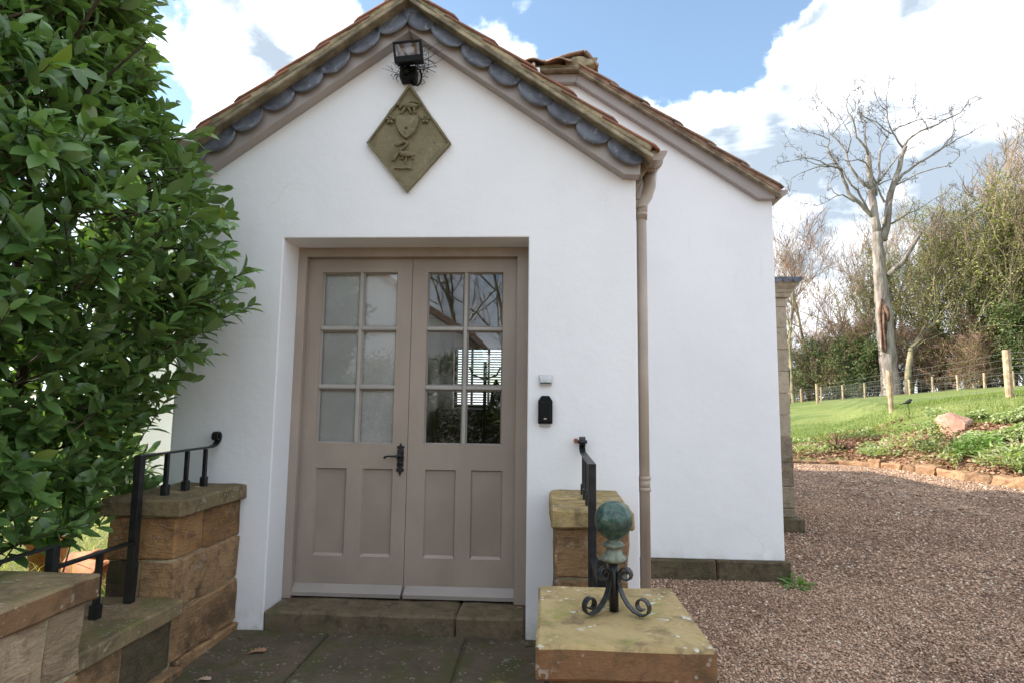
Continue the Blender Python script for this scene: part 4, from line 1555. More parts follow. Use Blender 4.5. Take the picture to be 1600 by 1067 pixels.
wr_ = thing('stone_wall', 'stepped sandstone wall right of the door, its square end pier capped with ochre lichened stone', 'stone wall', (0.2, -0.85, GZ))
x0, x1 = 0.048, 0.362
block('wall_stone', (x0, -0.610, 0.372), (x1, yb, 0.580), M_block, wr_, seed=131, amp=0.010)
block('wall_stone', (x0, -0.608, 0.170), (x1, yb, 0.365), M_block, wr_, seed=132, amp=0.010)
block('wall_stone', (x0, -0.612, GZ - 0.08), (x1, yb, 0.163), M_block, wr_, seed=133, amp=0.010)
block('wall_stone', (x0, -1.20, GZ - 0.08), (x1, -0.62, 0.160), M_block, wr_, seed=134, amp=0.010)
cap((0.028, -0.645, 0.584), (0.383, -0.004, 0.664), M_capochre, M_capochre, wr_, 135, 0.007)
cap((0.028, -1.21, 0.166), (0.383, -0.622, 0.236), M_cap, M_capside, wr_, 136)
block('wall_stone', (0.022, -1.69, 0.205), (0.382, -1.262, 0.428), M_block, wr_, seed=137, amp=0.008)
block('wall_stone', (0.022, -1.69, GZ - 0.08), (0.382, -1.262, 0.197), M_block, wr_, seed=138, amp=0.008)
cap((-0.018, -1.730, 0.433), (0.421, -1.227, 0.5175), M_capochre, M_capside, wr_, 139, 0.004)
mb = MB()
mb.box((0.03, -1.68, GZ), (0.375, -1.27, 0.432))
mb.box((x0 + 0.008, -0.60, GZ), (x1 - 0.008, -0.006, 0.583))
obj('mortar_core', mb, M_mortar, wr_)


# ================================================================== iron handrails
def handrail(X, ytop, ys, post_foot, lowend, sgn, label):
    t = thing('handrail', label, 'handrail', (X, -0.6, 0.236), 'black iron handrails on the stepped walls')
    zt = 0.862
    mb = MB()
    # flat rail, rising near the wall into a small scroll
    pts = [(X, ytop - 0.018, zt), (X, -0.10, zt + 0.004), (X, -0.055, zt + 0.014), (X, -0.034, zt + 0.030), (X, -0.024, zt + 0.050)]
    for i in range(11):
        a = -0.3 + 2 * PI * 0.92 * i / 10
        r = 0.026 - 0.010 * i / 10
        pts.append((X, -0.048 + r * math.cos(a) + 0.0, zt + 0.058 + r * math.sin(a)))
    mb.strap(pts, 0.032, 0.009, (1, 0, 0))
    obj('rail', mb, M_iron, t, bevel=0.002)
    mb = MB()
    mb.tube([(X - 0.025 * 1, -0.046, zt + 0.058), (X + 0.025, -0.046, zt + 0.058)], 0.009, 8)
    mb.tube([(X, -0.045, zt + 0.058), (X, -0.001, zt + 0.058)], 0.008, 8)
    obj('wall_fixing', mb, M_iron, t)
    mb = MB()
    mb.box((X - 0.0165, ytop - 0.0165, 0.232), (X + 0.0165, ytop + 0.0165, zt - 0.002))
    obj('newel_post', mb, M_iron, t, bevel=0.002)
    if post_foot:
        mb = MB()
        mb.box((X - 0.024, ytop - 0.024, 0.233), (X + 0.024, ytop + 0.024, 0.300))
        obj('post_socket', mb, M_iron, t, bevel=0.006)
    for y in ys:
        mb = MB()
        mb.box((X - 0.009, y - 0.009, 0.66), (X + 0.009, y + 0.009, zt - 0.004))
        b_ = obj('baluster', mb, M_iron, t, bevel=0.001)
        mb = MB()
        mb.box((X - 0.016, y - 0.016, 0.656), (X + 0.016, y + 0.016, 0.715))
        obj('socket', mb, M_iron, b_, bevel=0.005)
    # lower rail over the second cap
    mb = MB()
    mb.strap([(X, ytop - 0.02, 0.493), (X, -0.90, 0.492), (X, lowend + 0.0, 0.492)], 0.032, 0.010, (1, 0, 0))
    obj('lower_rail', mb, M_iron, t, bevel=0.002)
    for y in (-0.865,):
        mb = MB()
        mb.box((X - 0.010, y - 0.010, 0.232), (X + 0.010, y + 0.010, 0.486))
        b_ = obj('baluster', mb, M_iron, t, bevel=0.001)
        mb = MB()
        mb.box((X - 0.018, y - 0.018, 0.230), (X + 0.018, y + 0.018, 0.292))
        obj('socket', mb, M_iron, b_, bevel=0.005)
    mb = MB()
    mb.box((X - 0.016, lowend - 0.032, 0.236), (X + 0.016, lowend - 0.001, 0.575))
    obj('end_post', mb, M_iron, t, bevel=0.002)
    mb = MB()
    mb.strap([(X, lowend - 0.03, 0.572), (X, lowend - 0.15, 0.572), (X, lowend - 0.30, 0.566), (X, lowend - 0.36, 0.545), (X, lowend - 0.365, 0.521)] if sgn < 0 else [(X, lowend - 0.01, 0.578), (X, lowend - 0.04, 0.578)], 0.030, 0.008, (1, 0, 0))
    obj('end_rail', mb, M_iron, t, bevel=0.002)
    return t


handrail(-1.80, -0.665, (-0.144, -0.308, -0.47), False, -1.09, -1, 'black iron handrail with square balusters on the left-hand wall below the laurel')
handrail(0.20, -0.700, (-0.156, -0.33, -0.512), False, -1.10, 1, 'black iron handrail with square balusters on the right-hand wall behind the green ball')
# rusty wall plug beside the right scroll
mb = MB()
mb.lathe([(0.008, -0.012), (0.013, 0.0), (0.006, 0.013)], (0, 0, 0), 8)
mb.v = [(x + 0.168, z - 0.015, y + 0.925) for x, y, z in mb.v]
tag_root(obj('rusty_bolt', mb, M_terracotta, label='rusty orange bolt head on the white wall by the right handrail scroll', cat='bolt'), (0.168, -0.012, 0.925))

# ================================================================== ball finial on scrolled iron legs
fin = thing('ball_finial', 'verdigris copper ball finial on black scrolled iron legs, standing on the ochre cap stone', 'finial', (0.203, -1.465, 0.5175))
fx, fy, fz = 0.203, -1.465, 0.5195
mb = MB()
mb.tube([(fx, fy, fz), (fx, fy, fz + 0.145)], 0.0135, 12)
obj('stem', mb, M_iron, fin, smooth=True)
mb = MB()
mb.lathe([(0.016, 0.138), (0.036, 0.140), (0.039, 0.146), (0.036, 0.153), (0.026, 0.160), (0.024, 0.170), (0.020, 0.176), (0.030, 0.180), (0.032, 0.186), (0.027, 0.191), (0.018, 0.196), (0.016, 0.204), (0.010, 0.206)], (fx, fy, fz), 28)
obj('collar', mb, M_verd2, fin, smooth=True)
mb = MB()
R0 = 0.0555
prof = [(R0 * math.sin(PI * i / 22), 0.204 + R0 - 0.004 - R0 * math.cos(PI * i / 22)) for i in range(1, 22)]
mb.lathe(prof, (fx, fy, fz), 36)
nv = []
for p in mb.v:
    q = Vector(p)
    c0 = Vector((fx, fy, fz + 0.204 + R0))
    dirv = (q - c0).normalized()
    dent = 0.004 * math.exp(-((dirv - Vector((0.05, -0.80, 0.6))).length / 0.35) ** 2)
    nv.append(tuple(q - dirv * dent + dirv * 0.0008 * mnoise.noise(dirv * 4)))
mb.v = nv
obj('ball', mb, M_verd, fin, smooth=True)
for dx, dy in ((-0.80, -0.60), (0.80, -0.60), (0.0, 1.0)):
    side = (-dy, dx, 0)
    pr = []
    # upper scroll (r, z): starts coiled, sweeps in to the stem, then out to the foot and curls up
    for i in range(13):
        a = -3.6 + (3.6 + 2.0) * i / 12
        rr_ = 0.006 + 0.0125 * (i / 12) ** 0.8
        pr.append((0.052 + rr_ * math.sin(a) * 1.0 - 0.0, 0.105 + rr_ * math.cos(a)))
    pr = []
    for i in range(14):
        a = math.radians(-430 + 445 * i / 13)
        rr_ = 0.007 + 0.0125 * i / 13
        pr.append((0.040 - rr_ * math.sin(a), 0.104 + rr_ * math.cos(a)))
    pr += [(0.024, 0.116), (0.0175, 0.100), (0.0175, 0.082), (0.021, 0.062), (0.030, 0.042), (0.046, 0.022), (0.066, 0.008)]
    cx_, cz_, r0 = 0.090, 0.029, 0.0265
    for i in range(15):
        a = math.radians(-100 + 400 * i / 14)
        rr_ = r0 - 0.016 * i / 14
        pr.append((cx_ + rr_ * math.cos(a), cz_ + rr_ * math.sin(a)))
    P3 = np.array([(fx + dx * r_, fy + dy * r_, fz + 0.003 + z_) for r_, z_ in pr])
    mb = MB()
    mb.strap(P3, 0.019, 0.0045, side)
    obj('scrolled_leg', mb, M_iron, fin, bevel=0.001)

# ================================================================== things on the porch wall
pq = thing('coat_of_arms', 'diamond-shaped carved stone plaque with shield, beast, two roses and bird under the porch apex', 'plaque', (APX, -0.002, 2.304))
px_, pz_ = -0.790, 2.62
TOP, BOT, LF, RT = (-0.793, 2.950), (-0.792, 2.304), (-1.034, 2.598), (-0.546, 2.590)
cen = (-0.791, 2.605)
mb = MB()
poly = [LF, BOT, RT, TOP]
mb.prism(poly, -0.020, -0.001)
obj('slab', mb, M_plaque, pq)


def ins(p, k):
    return (cen[0] + (p[0] - cen[0]) * k, cen[1] + (p[1] - cen[1]) * k)


for i in range(4):
    a, b_ = poly[i], poly[(i + 1) % 4]
    ai, bi = ins(a, 0.94), ins(b_, 0.94)
    mb = MB()
    n = 9
    vs = []
    for k in range(n + 1):
        t_ = k / n
        o_ = (a[0] + (b_[0] - a[0]) * t_, a[1] + (b_[1] - a[1]) * t_)
        in_ = (ai[0] + (bi[0] - ai[0]) * t_, ai[1] + (bi[1] - ai[1]) * t_)
        j1 = random.uniform(-0.002, 0.003)
        vs += [(o_[0], -0.0195, o_[1]), (o_[0] + j1, -0.034 + abs(j1), o_[1]), (in_[0], -0.032, in_[1] + j1 * 0.5), (in_[0] * 0.995 + cen[0] * 0.005, -0.0195, in_[1])]
    fs = []
    for k in range(n):
        for q in range(3):
            fs.append((k * 4 + q, (k + 1) * 4 + q, (k + 1) * 4 + q + 1, k * 4 + q + 1))
    mb.add(vs, fs)
    obj('raised_border', mb, M_plaque, pq)


def relief(name, shapes, depth=0.026):
    """rounded relief: each shape is a polyline with radii (x, z, r)"""
    mb = MB()
    for sh in shapes:
        pts = [(x, -0.0195 - depth * 0.45, z) for x, z, r_ in sh]
        mb.tube(pts, [r_ for x, z, r_ in sh], 8, True)
        n0 = len(mb.v) - 8 * len(sh)
        for i in range(n0, len(mb.v)):
            x, y, z = mb.v[i]
            mb.v[i] = (x, max(-0.0195 - depth * 1.25, min(-0.019, y)), z)
    return obj(name, mb, M_plaque, pq, smooth=True)


def pp(px, py):      # crop units of the carving to metres on the wall
    return (-0.793 + (px - 315) * 0.000955, 2.950 - (py - 362) * 0.00098)


def sh(*pts):
    return [(*pp(a, b_), r_ * 0.00096) for a, b_, r_ in pts]


# shield
sp_ = [(238, 566), (262, 560), (290, 563), (312, 558), (340, 562), (380, 560), (381, 590), (375, 625), (358, 662), (332, 688), (306, 705), (282, 688), (258, 660), (244, 625)]
mb = MB()
outer = [pp(*p) for p in sp_]
cx0 = sum(p[0] for p in outer) / len(outer)
cz0 = sum(p[1] for p in outer) / len(outer)
vs = [(x, -0.0195, z) for x, z in outer] + [(cx0 + (x - cx0) * 0.95, -0.042, cz0 + (z - cz0) * 0.95) for x, z in outer] + [(cx0, -0.048, cz0)]
n = len(outer)
fs = [(i, i + n, (i + 1) % n + n, (i + 1) % n) for i in range(n)] + [(i + n, 2 * n, (i + 1) % n + n) for i in range(n)]
mb.add(vs, fs)
mb.f = [tuple(reversed(f)) for f in mb.f]
obj('shield', mb, M_plaque, pq)
mb = MB()
for a in range(5):
    an = PI / 2 + a * 2 * PI / 5
    c0 = pp(309, 640)
    mb.tube([(c0[0], -0.049, c0[1]), (c0[0] + 0.017 * math.cos(an), -0.040, c0[1] + 0.017 * math.sin(an))], [0.006, 0.0015], 6)
for x, z in ((288, 612), (322, 616)):
    c0 = pp(x, z)
    mb.tube([(c0[0] - 0.006, -0.038, c0[1] + 0.003), (c0[0], -0.040, c0[1]), (c0[0] + 0.006, -0.038, c0[1] + 0.004)], [0.002, 0.004, 0.002], 6)
obj('shield_charge', mb, M_plaque, pq)
# beast walking above the shield, tail over its back
relief('beast', [sh((290, 505, 10), (310, 500, 16), (335, 500, 17), (355, 502, 15), (368, 505, 9)), sh((276, 488, 15), (268, 498, 14), (262, 510, 9), (254, 516, 6)), sh((258, 478, 7), (250, 484, 8), (249, 500, 9)),
                 sh((292, 512, 9), (280, 528, 7), (272, 542, 5), (262, 546, 4)), sh((312, 512, 9), (322, 528, 7), (330, 542, 6), (322, 547, 5)), sh((352, 510, 9), (345, 526, 7), (352, 540, 6), (362, 545, 5)),
                 sh((368, 502, 6), (380, 494, 5), (376, 480, 5), (352, 474, 5), (330, 472, 5), (318, 478, 3))])
# roses
for rx, rz in ((203, 583), (417, 583)):
    S = []
    for a in range(5):
        an = PI / 2 + a * 2 * PI / 5
        S.append(sh((rx + 8 * math.cos(an), rz - 8 * math.sin(an), 7), (rx + 20 * math.cos(an), rz - 20 * math.sin(an), 11), (rx + 27 * math.cos(an), rz - 27 * math.sin(an), 6)))
    S.append(sh((rx - 4, rz, 8), (rx + 4, rz, 8)))
    relief('rose', S)
# long-necked bird on a wreath
relief('bird_crest', [sh((235, 741, 3), (262, 738, 6), (285, 722, 10), (303, 722, 12), (311, 732, 9), (300, 750, 8), (280, 764, 8), (266, 778, 10)), sh((266, 778, 10), (285, 796, 19), (310, 798, 21), (335, 800, 13), (358, 802, 5)),
                      sh((262, 785, 8), (246, 806, 8), (234, 826, 9), (226, 836, 6)), sh((292, 815, 7), (282, 822, 5), (268, 818, 5)), sh((310, 812, 6), (305, 836, 4), (303, 855, 4)), sh((346, 815, 7), (350, 830, 6)),
                      sh((238, 884, 5), (262, 878, 7), (292, 882, 6), (320, 878, 7), (348, 884, 5))])

# floodlight with sensor
fl = thing('floodlight', 'black floodlight with motion sensor fixed below the apex of the porch bargeboards', 'security light', (-0.783, -0.002, 2.93))
tilt = Matrix.Translation((-0.768, -0.155, 3.020)) @ Matrix.Rotation(math.radians(-5), 4, 'Y') @ Matrix.Rotation(math.radians(10), 4, 'X')


def bt(fn):
    mb = MB()
    fn(mb)
    mb.v = [tuple(tilt @ Vector(p)) for p in mb.v]
    return mb


W2, H2 = 0.080, 0.057


def housing(mb):
    t_ = 0.012
    mb.box((-W2, -0.020, -H2), (W2, 0.018, -H2 + t_))
    mb.box((-W2, -0.020, H2 - t_), (W2, 0.018, H2))
    mb.box((-W2, -0.020, -H2 + t_), (-W2 + t_, 0.018, H2 - t_))
    mb.box((W2 - t_, -0.020, -H2 + t_), (W2, 0.018, H2 - t_))
    mb.box((-W2 + 0.004, 0.019, -H2 + 0.004), (W2 - 0.004, 0.050, H2 - 0.004))
    for k in range(7):
        x = -0.066 + k * 0.022
        mb.box((x - 0.002, 0.0505, -H2 + 0.01), (x + 0.002, 0.062, H2 - 0.01))
    # blank strip under the window
    mb.box((-W2 + t_, -0.018, -H2 + t_), (W2 - t_, 0.018, -H2 + 0.034))


obj('housing', bt(housing), M_black, fl, bevel=0.003)


def refl(mb):
    a, b_ = W2 - 0.013, 0.036
    z0, z1 = -H2 + 0.035, H2 - 0.013
    zi0, zi1 = z0 + 0.025, z1 - 0.012
    mb.add([(-a, -0.010, z0), (a, -0.010, z0), (a, -0.010, z1), (-a, -0.010, z1), (-b_, 0.012, zi0), (b_, 0.012, zi0), (b_, 0.012, zi1), (-b_, 0.012, zi1)],
           [(0, 1, 5, 4), (1, 2, 6, 5), (2, 3, 7, 6), (3, 0, 4, 7), (4, 5, 6, 7)])


M_refl = simple('floodlight_reflector', (0.42, 0.33, 0.30), 0.35, 0.05, 8, 0.02, 0.001, 60, metal=0.5)
obj('reflector', bt(refl), M_refl, fl)


def gls(mb):
    a = W2 - 0.0125
    mb.add([(-a, -0.0155, -H2 + 0.035), (a, -0.0155, -H2 + 0.035), (a, -0.0155, H2 - 0.0125), (-a, -0.0155, H2 - 0.0125)], [(0, 1, 2, 3)])


obj('lamp_glass', bt(gls), M_glass, fl)
mb = MB()
mb.box((-0.835, -0.075, 2.915), (-0.742, -0.003, 2.990))
mb.tube([(-0.79, -0.05, 2.985), (-0.785, -0.09, 3.0), (-0.775, -0.125, 3.01)], 0.014, 8)
obj('sensor_box', mb, M_black, fl, bevel=0.006)
mb = MB()
mb.lathe([(0.024, 0.0), (0.023, 0.012), (0.015, 0.021), (0.004, 0.025)], (0, 0, 0), 16)
mb.v = [(x - 0.800, -z - 0.076, y + 0.953) for x, y, z in mb.v]
mb.v = [(x, y, z + 2.0) for x, y, z in mb.v]
obj('sensor_dome', mb, M_black, fl, smooth=True)
mb = MB()
mb.tube([(-0.748, -0.05, 2.985), (-0.722, -0.055, 2.975), (-0.712, -0.05, 2.945), (-0.716, -0.045, 2.905), (-0.735, -0.04, 2.888), (-0.765, -0.035, 2.895), (-0.775, -0.03, 2.92)], 0.0055, 8)
obj('cable', mb, M_black, fl, smooth=True)
mb = MB()
rr = random.Random(4)
for k in range(85):
    x, z = rr.gauss(-0.72, 0.035), rr.gauss(3.01, 0.04)
    if k > 55:
        x, z = rr.gauss(-0.84, 0.03), rr.gauss(2.955, 0.03)
    a = rr.uniform(0, PI)
    L = rr.uniform(0.02, 0.11) if k % 5 else rr.uniform(0.12, 0.24)
    if k > 55:
        L *= 0.5
    y = rr.uniform(-0.10, -0.012)
    p = [(x + (t_ - 0.3) * L * math.cos(a), y + rr.uniform(-0.008, 0.008) - 0.01 * t_, z + (t_ - 0.3) * L * math.sin(a) * 0.7 + rr.uniform(-0.006, 0.006)) for t_ in (0, 0.33, 0.66, 1)]
    mb.tube(p, [0.0018, 0.0016, 0.0014, 0.0008], 4)
tag_root(obj('old_nest', mb, M_nest, label='loose tangle of dry twigs caught behind the floodlight', cat='twigs'), (-0.72, -0.04, 3.0))

# the lamp and the nest sit close under the apex
for o_ in bpy.data.objects:
    if o_.name.split('.')[0] in ('floodlight', 'old_nest'):
        o_.location.z += 0.046
        o_.location.x -= 0.008

# door bell and key safe
mb = MB()
bx, bz = 0.005, 1.252
mb.add([(bx - 0.038, -0.002, bz + 0.024), (bx + 0.038, -0.002, bz + 0.024), (bx + 0.034, -0.002, bz - 0.024), (bx - 0.034, -0.002, bz - 0.024), (bx - 0.025, -0.030, bz - 0.002), (bx + 0.025, -0.030, bz - 0.002), (bx + 0.026, -0.030, bz - 0.018), (bx - 0.026, -0.030, bz - 0.018)],
       [(0, 4, 5, 1), (1, 5, 6, 2), (0, 3, 7, 4), (4, 7, 6, 5), (3, 2, 6, 7), (0, 1, 2, 3)])
mb.f = [tuple(reversed(f)) for f in mb.f]
dbt = tag_root(obj('wall_light', mb, M_chrome, label='small silver wedge-shaped fitting on the white wall above the black key safe', cat='wall light'), (bx, -0.002, bz))
mb = MB()
mb.box((bx - 0.037, -0.026, bz - 0.029), (bx + 0.033, -0.002, bz - 0.025))
o = obj('base_plate', mb, M_greystud, dbt)
ks = thing('key_safe', 'black push-button key safe on the white wall right of the doors', 'key safe', (0.004, -0.002, 1.01))
kx0, kx1, kz0, kz1 = -0.036, 0.042, 1.012, 1.162
mb = MB()
mb.prism([(kx0, kz0), (kx1, kz0), (kx1, kz1 - 0.028), (kx1 - 0.012, kz1 - 0.010), (kx1 - 0.018, kz1), (kx0 + 0.018, kz1), (kx0 + 0.012, kz1 - 0.010), (kx0, kz1 - 0.028)], -0.034, -0.002)
obj('body', mb, M_black, ks, bevel=0.005)
mb = MB()
mb.prism([(kx0 + 0.008, kz0 + 0.010), (kx1 - 0.008, kz0 + 0.010), (kx1 - 0.010, kz1 - 0.032), (kx0 + 0.010, kz1 - 0.032)], -0.048, -0.034)
cv = obj('cover', mb, M_black, ks, bevel=0.005)
mb = MB()
mb.prism([(-0.006, kz0 + 0.024), (0.012, kz0 + 0.024), (0.010, kz0 + 0.030), (-0.004, kz0 + 0.030)], -0.0495, -0.0478)
obj('badge', mb, M_chrome, cv)
mb = MB()
mb.tube([(-0.03, -0.012, kz0 - 0.013), (0.003, -0.014, kz0 - 0.016), (0.034, -0.012, kz0 - 0.013)], 0.0015, 4)
obj('lower_seal', mb, M_greystud, ks)

# ================================================================== edging stones, rock
ke = thing('stone_edging', 'low row of rough orange sandstone blocks edging the bank above the gravel drive', 'stone edging', (8.0, 9.0, GZ))
i0 = 0
acc = 0
k = 0
nxt = 0.0
seglen = np.r_[0, np.cumsum(np.hypot(*np.diff(kline, axis=0).T))]
pos = 0.0
rr = random.Random(9)
while pos < seglen[-1] - 1.0 and k < 80:
    L = rr.uniform(0.22, 0.80)
    pa = np.array([np.interp(pos, seglen, kline[:, 0]), np.interp(pos, seglen, kline[:, 1])])
    pb = np.array([np.interp(pos + L - 0.02, seglen, kline[:, 0]), np.interp(pos + L - 0.02, seglen, kline[:, 1])])
    d = pb - pa
    ln = np.linalg.norm(d)
    M = Matrix.Translation((pa[0], pa[1], GZ)) @ Matrix.Rotation(math.atan2(d[1], d[0]), 4, 'Z') @ Matrix.Rotation(rr.uniform(-0.05, 0.05), 4, 'X')
    h = rr.uniform(0.10, 0.20) if pa[1] < 11.3 else rr.uniform(0.05, 0.11)
    mb = block_mb((0.0, -0.13, -0.12), (ln, 0.18, h), (5, 4, 4), 0.035, 0.055, 5, k + 300)
    mb.v = [tuple(M @ Vector(p)) for p in mb.v]
    obj('edging_stone', mb, M_kerb, ke)
    pos += L
    k += 1


def boulder(loc, size, seed, mat, label):
    import bmesh
    bm = bmesh.new()
    bmesh.ops.create_icosphere(bm, subdivisions=3, radius=1)
    for v in bm.verts:
        d = v.co.normalized()
        q = 1.05 + 0.30 * mnoise.noise(d * 1.6 + Vector((seed, 0, 0))) + 0.10 * mnoise.noise(d * 5 + Vector((seed, 3, 0)))
        p = d * q
        # chop with planes so that flat faces and edges appear
        for nn, dd in ((Vector((0.25, -0.93, 0.1)), 0.60), (Vector((-0.85, -0.4, 0.35)), 0.66), (Vector((-0.15, -0.5, 0.85)), 0.62), (Vector((0.45, 0.1, 0.85)), 0.60), (Vector((0.9, -0.2, 0.3)), 0.72)):
            nn = nn.normalized()
            e = p.dot(nn) - dd
            if e > 0:
                p -= nn * e
        v.co = Vector((p.x * size[0], p.y * size[1], p.z * size[2]))
    me = bpy.data.meshes.new('rock')
    bm.to_mesh(me)
    bm.free()
    me.materials.append(mat)
    o = link('rock', me, label=label, cat='rock')
    o.location = loc
    o.rotation_euler = (0, 0.1, 0.3)
    return o


brg = math.radians(33.45)
boulder((math.sin(brg) * 17.0, CAM.y + math.cos(brg) * 17.0, terr(33.25, 17.0) - 0.03), (0.43, 0.36, 0.44), 3, M_rock, 'large reddish sandstone boulder on the planted bank')
brg = math.radians(36.4)
boulder((math.sin(brg) * 15.2, CAM.y + math.cos(brg) * 15.2, terr(36.4, 15.2) - 0.05), (0.5, 0.28, 0.16), 8, M_rock, 'flat reddish stone half buried in the bank beside the variegated ivy')


# ================================================================== fences
def polar(b, d):
    return (math.sin(math.radians(b)) * d, CAM.y + math.cos(math.radians(b)) * d)


def fence(posts, height, r, label, mesh_step, nwires, wr, group=None, name='wire_fence', top=1.0):
    pz = [(x, y, terr_xy(x, y)) for x, y in posts]
    t = thing(name, label, 'fence', pz[0], group)
    for i, (x, y, z) in enumerate(pz):
        mb = MB()
        rp = r * random.uniform(0.85, 1.15)
        lx, ly = random.uniform(-0.03, 0.03), random.uniform(-0.03, 0.03)
        mb.tube([(x, y, z - 0.3), (x + lx * 0.5, y + ly * 0.5, z + height * 0.5), (x + lx, y + ly, z + height * random.uniform(0.98, 1.02))], rp, 10)
        obj('fence_post', mb, M_wood, t)
    for i in range(len(pz) - 1):
        a, b_ = np.array(pz[i]), np.array(pz[i + 1])
        L = np.linalg.norm(b_ - a)
        mb = MB()
        hs = [height * 0.93] + list(np.linspace(height * 0.80 * top, 0.08, nwires - 1))
        for h in hs:
            n = 5
            pl = [tuple(a + (b_ - a) * q / n + np.array((0, 0, h - 0.02 * math.sin(PI * q / n)))) for q in range(n + 1)]
            for q in range(n + 1):
                x, y, z = pl[q]
                pl[q] = (x, y, z)
            mb.tube(pl, wr, 3, False)
        nv_ = int(L / mesh_step)
        for q in range(1, nv_):
            p = a + (b_ - a) * q / nv_
            mb.tube([tuple(p + np.array((0, 0, 0.08))), tuple(p + np.array((random.uniform(-.02, .02), 0, height * 0.8 * top)))], wr * 0.8, 3, False)
        obj('wire_netting', mb, M_wire, t)
    return t


pA = [polar(b, d) for b, d in ((64, 17.5), (52, 18.2), (43.6, 18.9), (36.5, 19.5), (29.1, 20.2), (26.0, 31.0))]
X2, Y2_ = polar(23.8, 39)
X3, Y3_ = polar(21.6, 38.8)
pA += [(X2, Y2_), (X3, Y3_), polar(18.5, 38.2), polar(15.5, 37.5)]
pA = pA[:5] + pA[6:]
fence(pA, 1.20, 0.075, 'pale timber post and wire netting fence crossing the lawn in front of the trees', 0.30, 7, 0.0030)
pB = [polar(b, 48) for b in (17, 18.8, 20.8, 22.6, 24.1, 25.7, 27.3, 28.9, 30.4, 31.9, 33.5, 35.1, 36.8, 38.6, 40.5)]
fence(pB, 1.02, 0.065, 'far post and wire fence along the foot of the wood', 0.6, 5, 0.010)

# blackbird on a stem-top of the bank
bb_, bd_ = 30.2, 18.6
x, y = polar(bb_, bd_)
z = terr(bb_, bd_) + 0.45
mb = MB()
mb.tube([(x - 0.10, y, z - 0.02), (x - 0.06, y, z), (x, y, z + 0.02), (x + 0.05, y, z + 0.05), (x + 0.075, y, z + 0.085), (x + 0.10, y, z + 0.085), (x + 0.13, y, z + 0.08)], [0.012, 0.02, 0.052, 0.048, 0.032, 0.026, 0.004], 10)
mb.tube([(x - 0.20, y, z - 0.04), (x - 0.08, y, z)], [0.028, 0.02], 6, True, 0.4)
mb.tube([(x + 0.01, y - 0.01, z - 0.02), (x + 0.01, y - 0.01, z - 0.10)], 0.005, 4)
mb.tube([(x + 0.01, y + 0.02, z - 0.02), (x + 0.01, y + 0.02, z - 0.10)], 0.005, 4)
tag_root(obj('blackbird', mb, M_bird, smooth=True, label='tiny blackbird perched on a dry stem in front of the lawn', cat='bird'), (x, y, z))
mb = MB()
tz = terr(bb_, bd_)
mb.tube([(x, y, tz - 0.05), (x + 0.03, y, tz + 0.2), (x + 0.01, y, z - 0.09)], [0.012, 0.009, 0.006], 5)
for k in range(7):
    a = random.uniform(0, 6.28)
    h = random.uniform(0.02, 0.22)
    mb.tube([(x + 0.02, y, tz + h), (x + 0.02 + 0.16 * math.cos(a), y + 0.16 * math.sin(a), tz + h + 0.15)], [0.008, 0.003], 4)
tag_root(obj('dry_stem', mb, M_weed and M_ivyleaf, label='pale dry plant stem under the blackbird on the lawn edge', cat='plant'), (x, y, tz))

# ================================================================== terracotta pots behind the left wall
def pot(loc, r, h, tiltx, label):
    t = thing('plant_pot', label, 'plant pot', loc, 'terracotta pots stacked behind the left-hand wall')
    M = Matrix.Translation(loc) @ Matrix.Rotation(tiltx, 4, 'Y')
    mb = MB()
    mb.lathe([(r * 0.68, 0.0), (r * 0.95, h * 0.78), (r * 1.06, h * 0.80), (r * 1.08, h), (r * 0.95, h), (r * 0.86, h * 0.78), (r * 0.55, h * 0.10)], (0, 0, 0), 24)
    mb.v = [tuple(M @ Vector(p)) for p in mb.v]
    obj('body', mb, M_terracotta, t, smooth=True)
    return t


pot((-2.85, 0.30, 0.13), 0.10, 0.17, 1.7, 'terracotta pot lying on its side on the straw behind the laurel')
pot((-2.72, 0.22, 0.13), 0.085, 0.15, 1.9, 'smaller terracotta pot tipped against the fallen one under the laurel')
pot((-3.10, 0.42, 0.05), 0.12, 0.22, 0.0, 'upright terracotta pot under the left end of the laurel')

# ================================================================== vegetation helpers
_kb = np.arange(14, 116, 0.5)
_kd = np.array([kerb_dist(b) for b in _kb])


def terrv(b, d):
    """terrain height for arrays of bearing and distance (without the fine noise)"""
    cols = [np.interp(b, TA[:, 0], TA[:, i]) for i in range(1, 8)]
    kd = np.interp(b, _kb, _kd)
    ed = np.maximum(cols[1], kd + 1.6)
    nd = np.maximum(cols[3], ed + 1)
    xs = np.stack([kd - 1, kd, kd + 0.12, ed, nd, cols[5], np.full_like(kd, 75)], 1)
    zs = np.stack([np.full_like(kd, GZ - 0.1), np.full_like(kd, GZ + 0.02), np.full_like(kd, GZ + 0.12), cols[2], cols[4], cols[6], cols[6] + 0.6], 1)
    z = np.zeros_like(kd)
    for i in range(6):
        t = np.clip((d - xs[:, i]) / (xs[:, i + 1] - xs[:, i]), 0, 1)
        m_ = (d >= xs[:, i]) & (d <= xs[:, i + 1])
        z = np.where(m_, zs[:, i] + (zs[:, i + 1] - zs[:, i]) * t, z)
    return z


def xyz(b, d, dz=0.0):
    r_ = np.radians(b)
    return np.stack([np.sin(r_) * d, CAM.y + np.cos(r_) * d, terrv(b, d) + dz], 1)


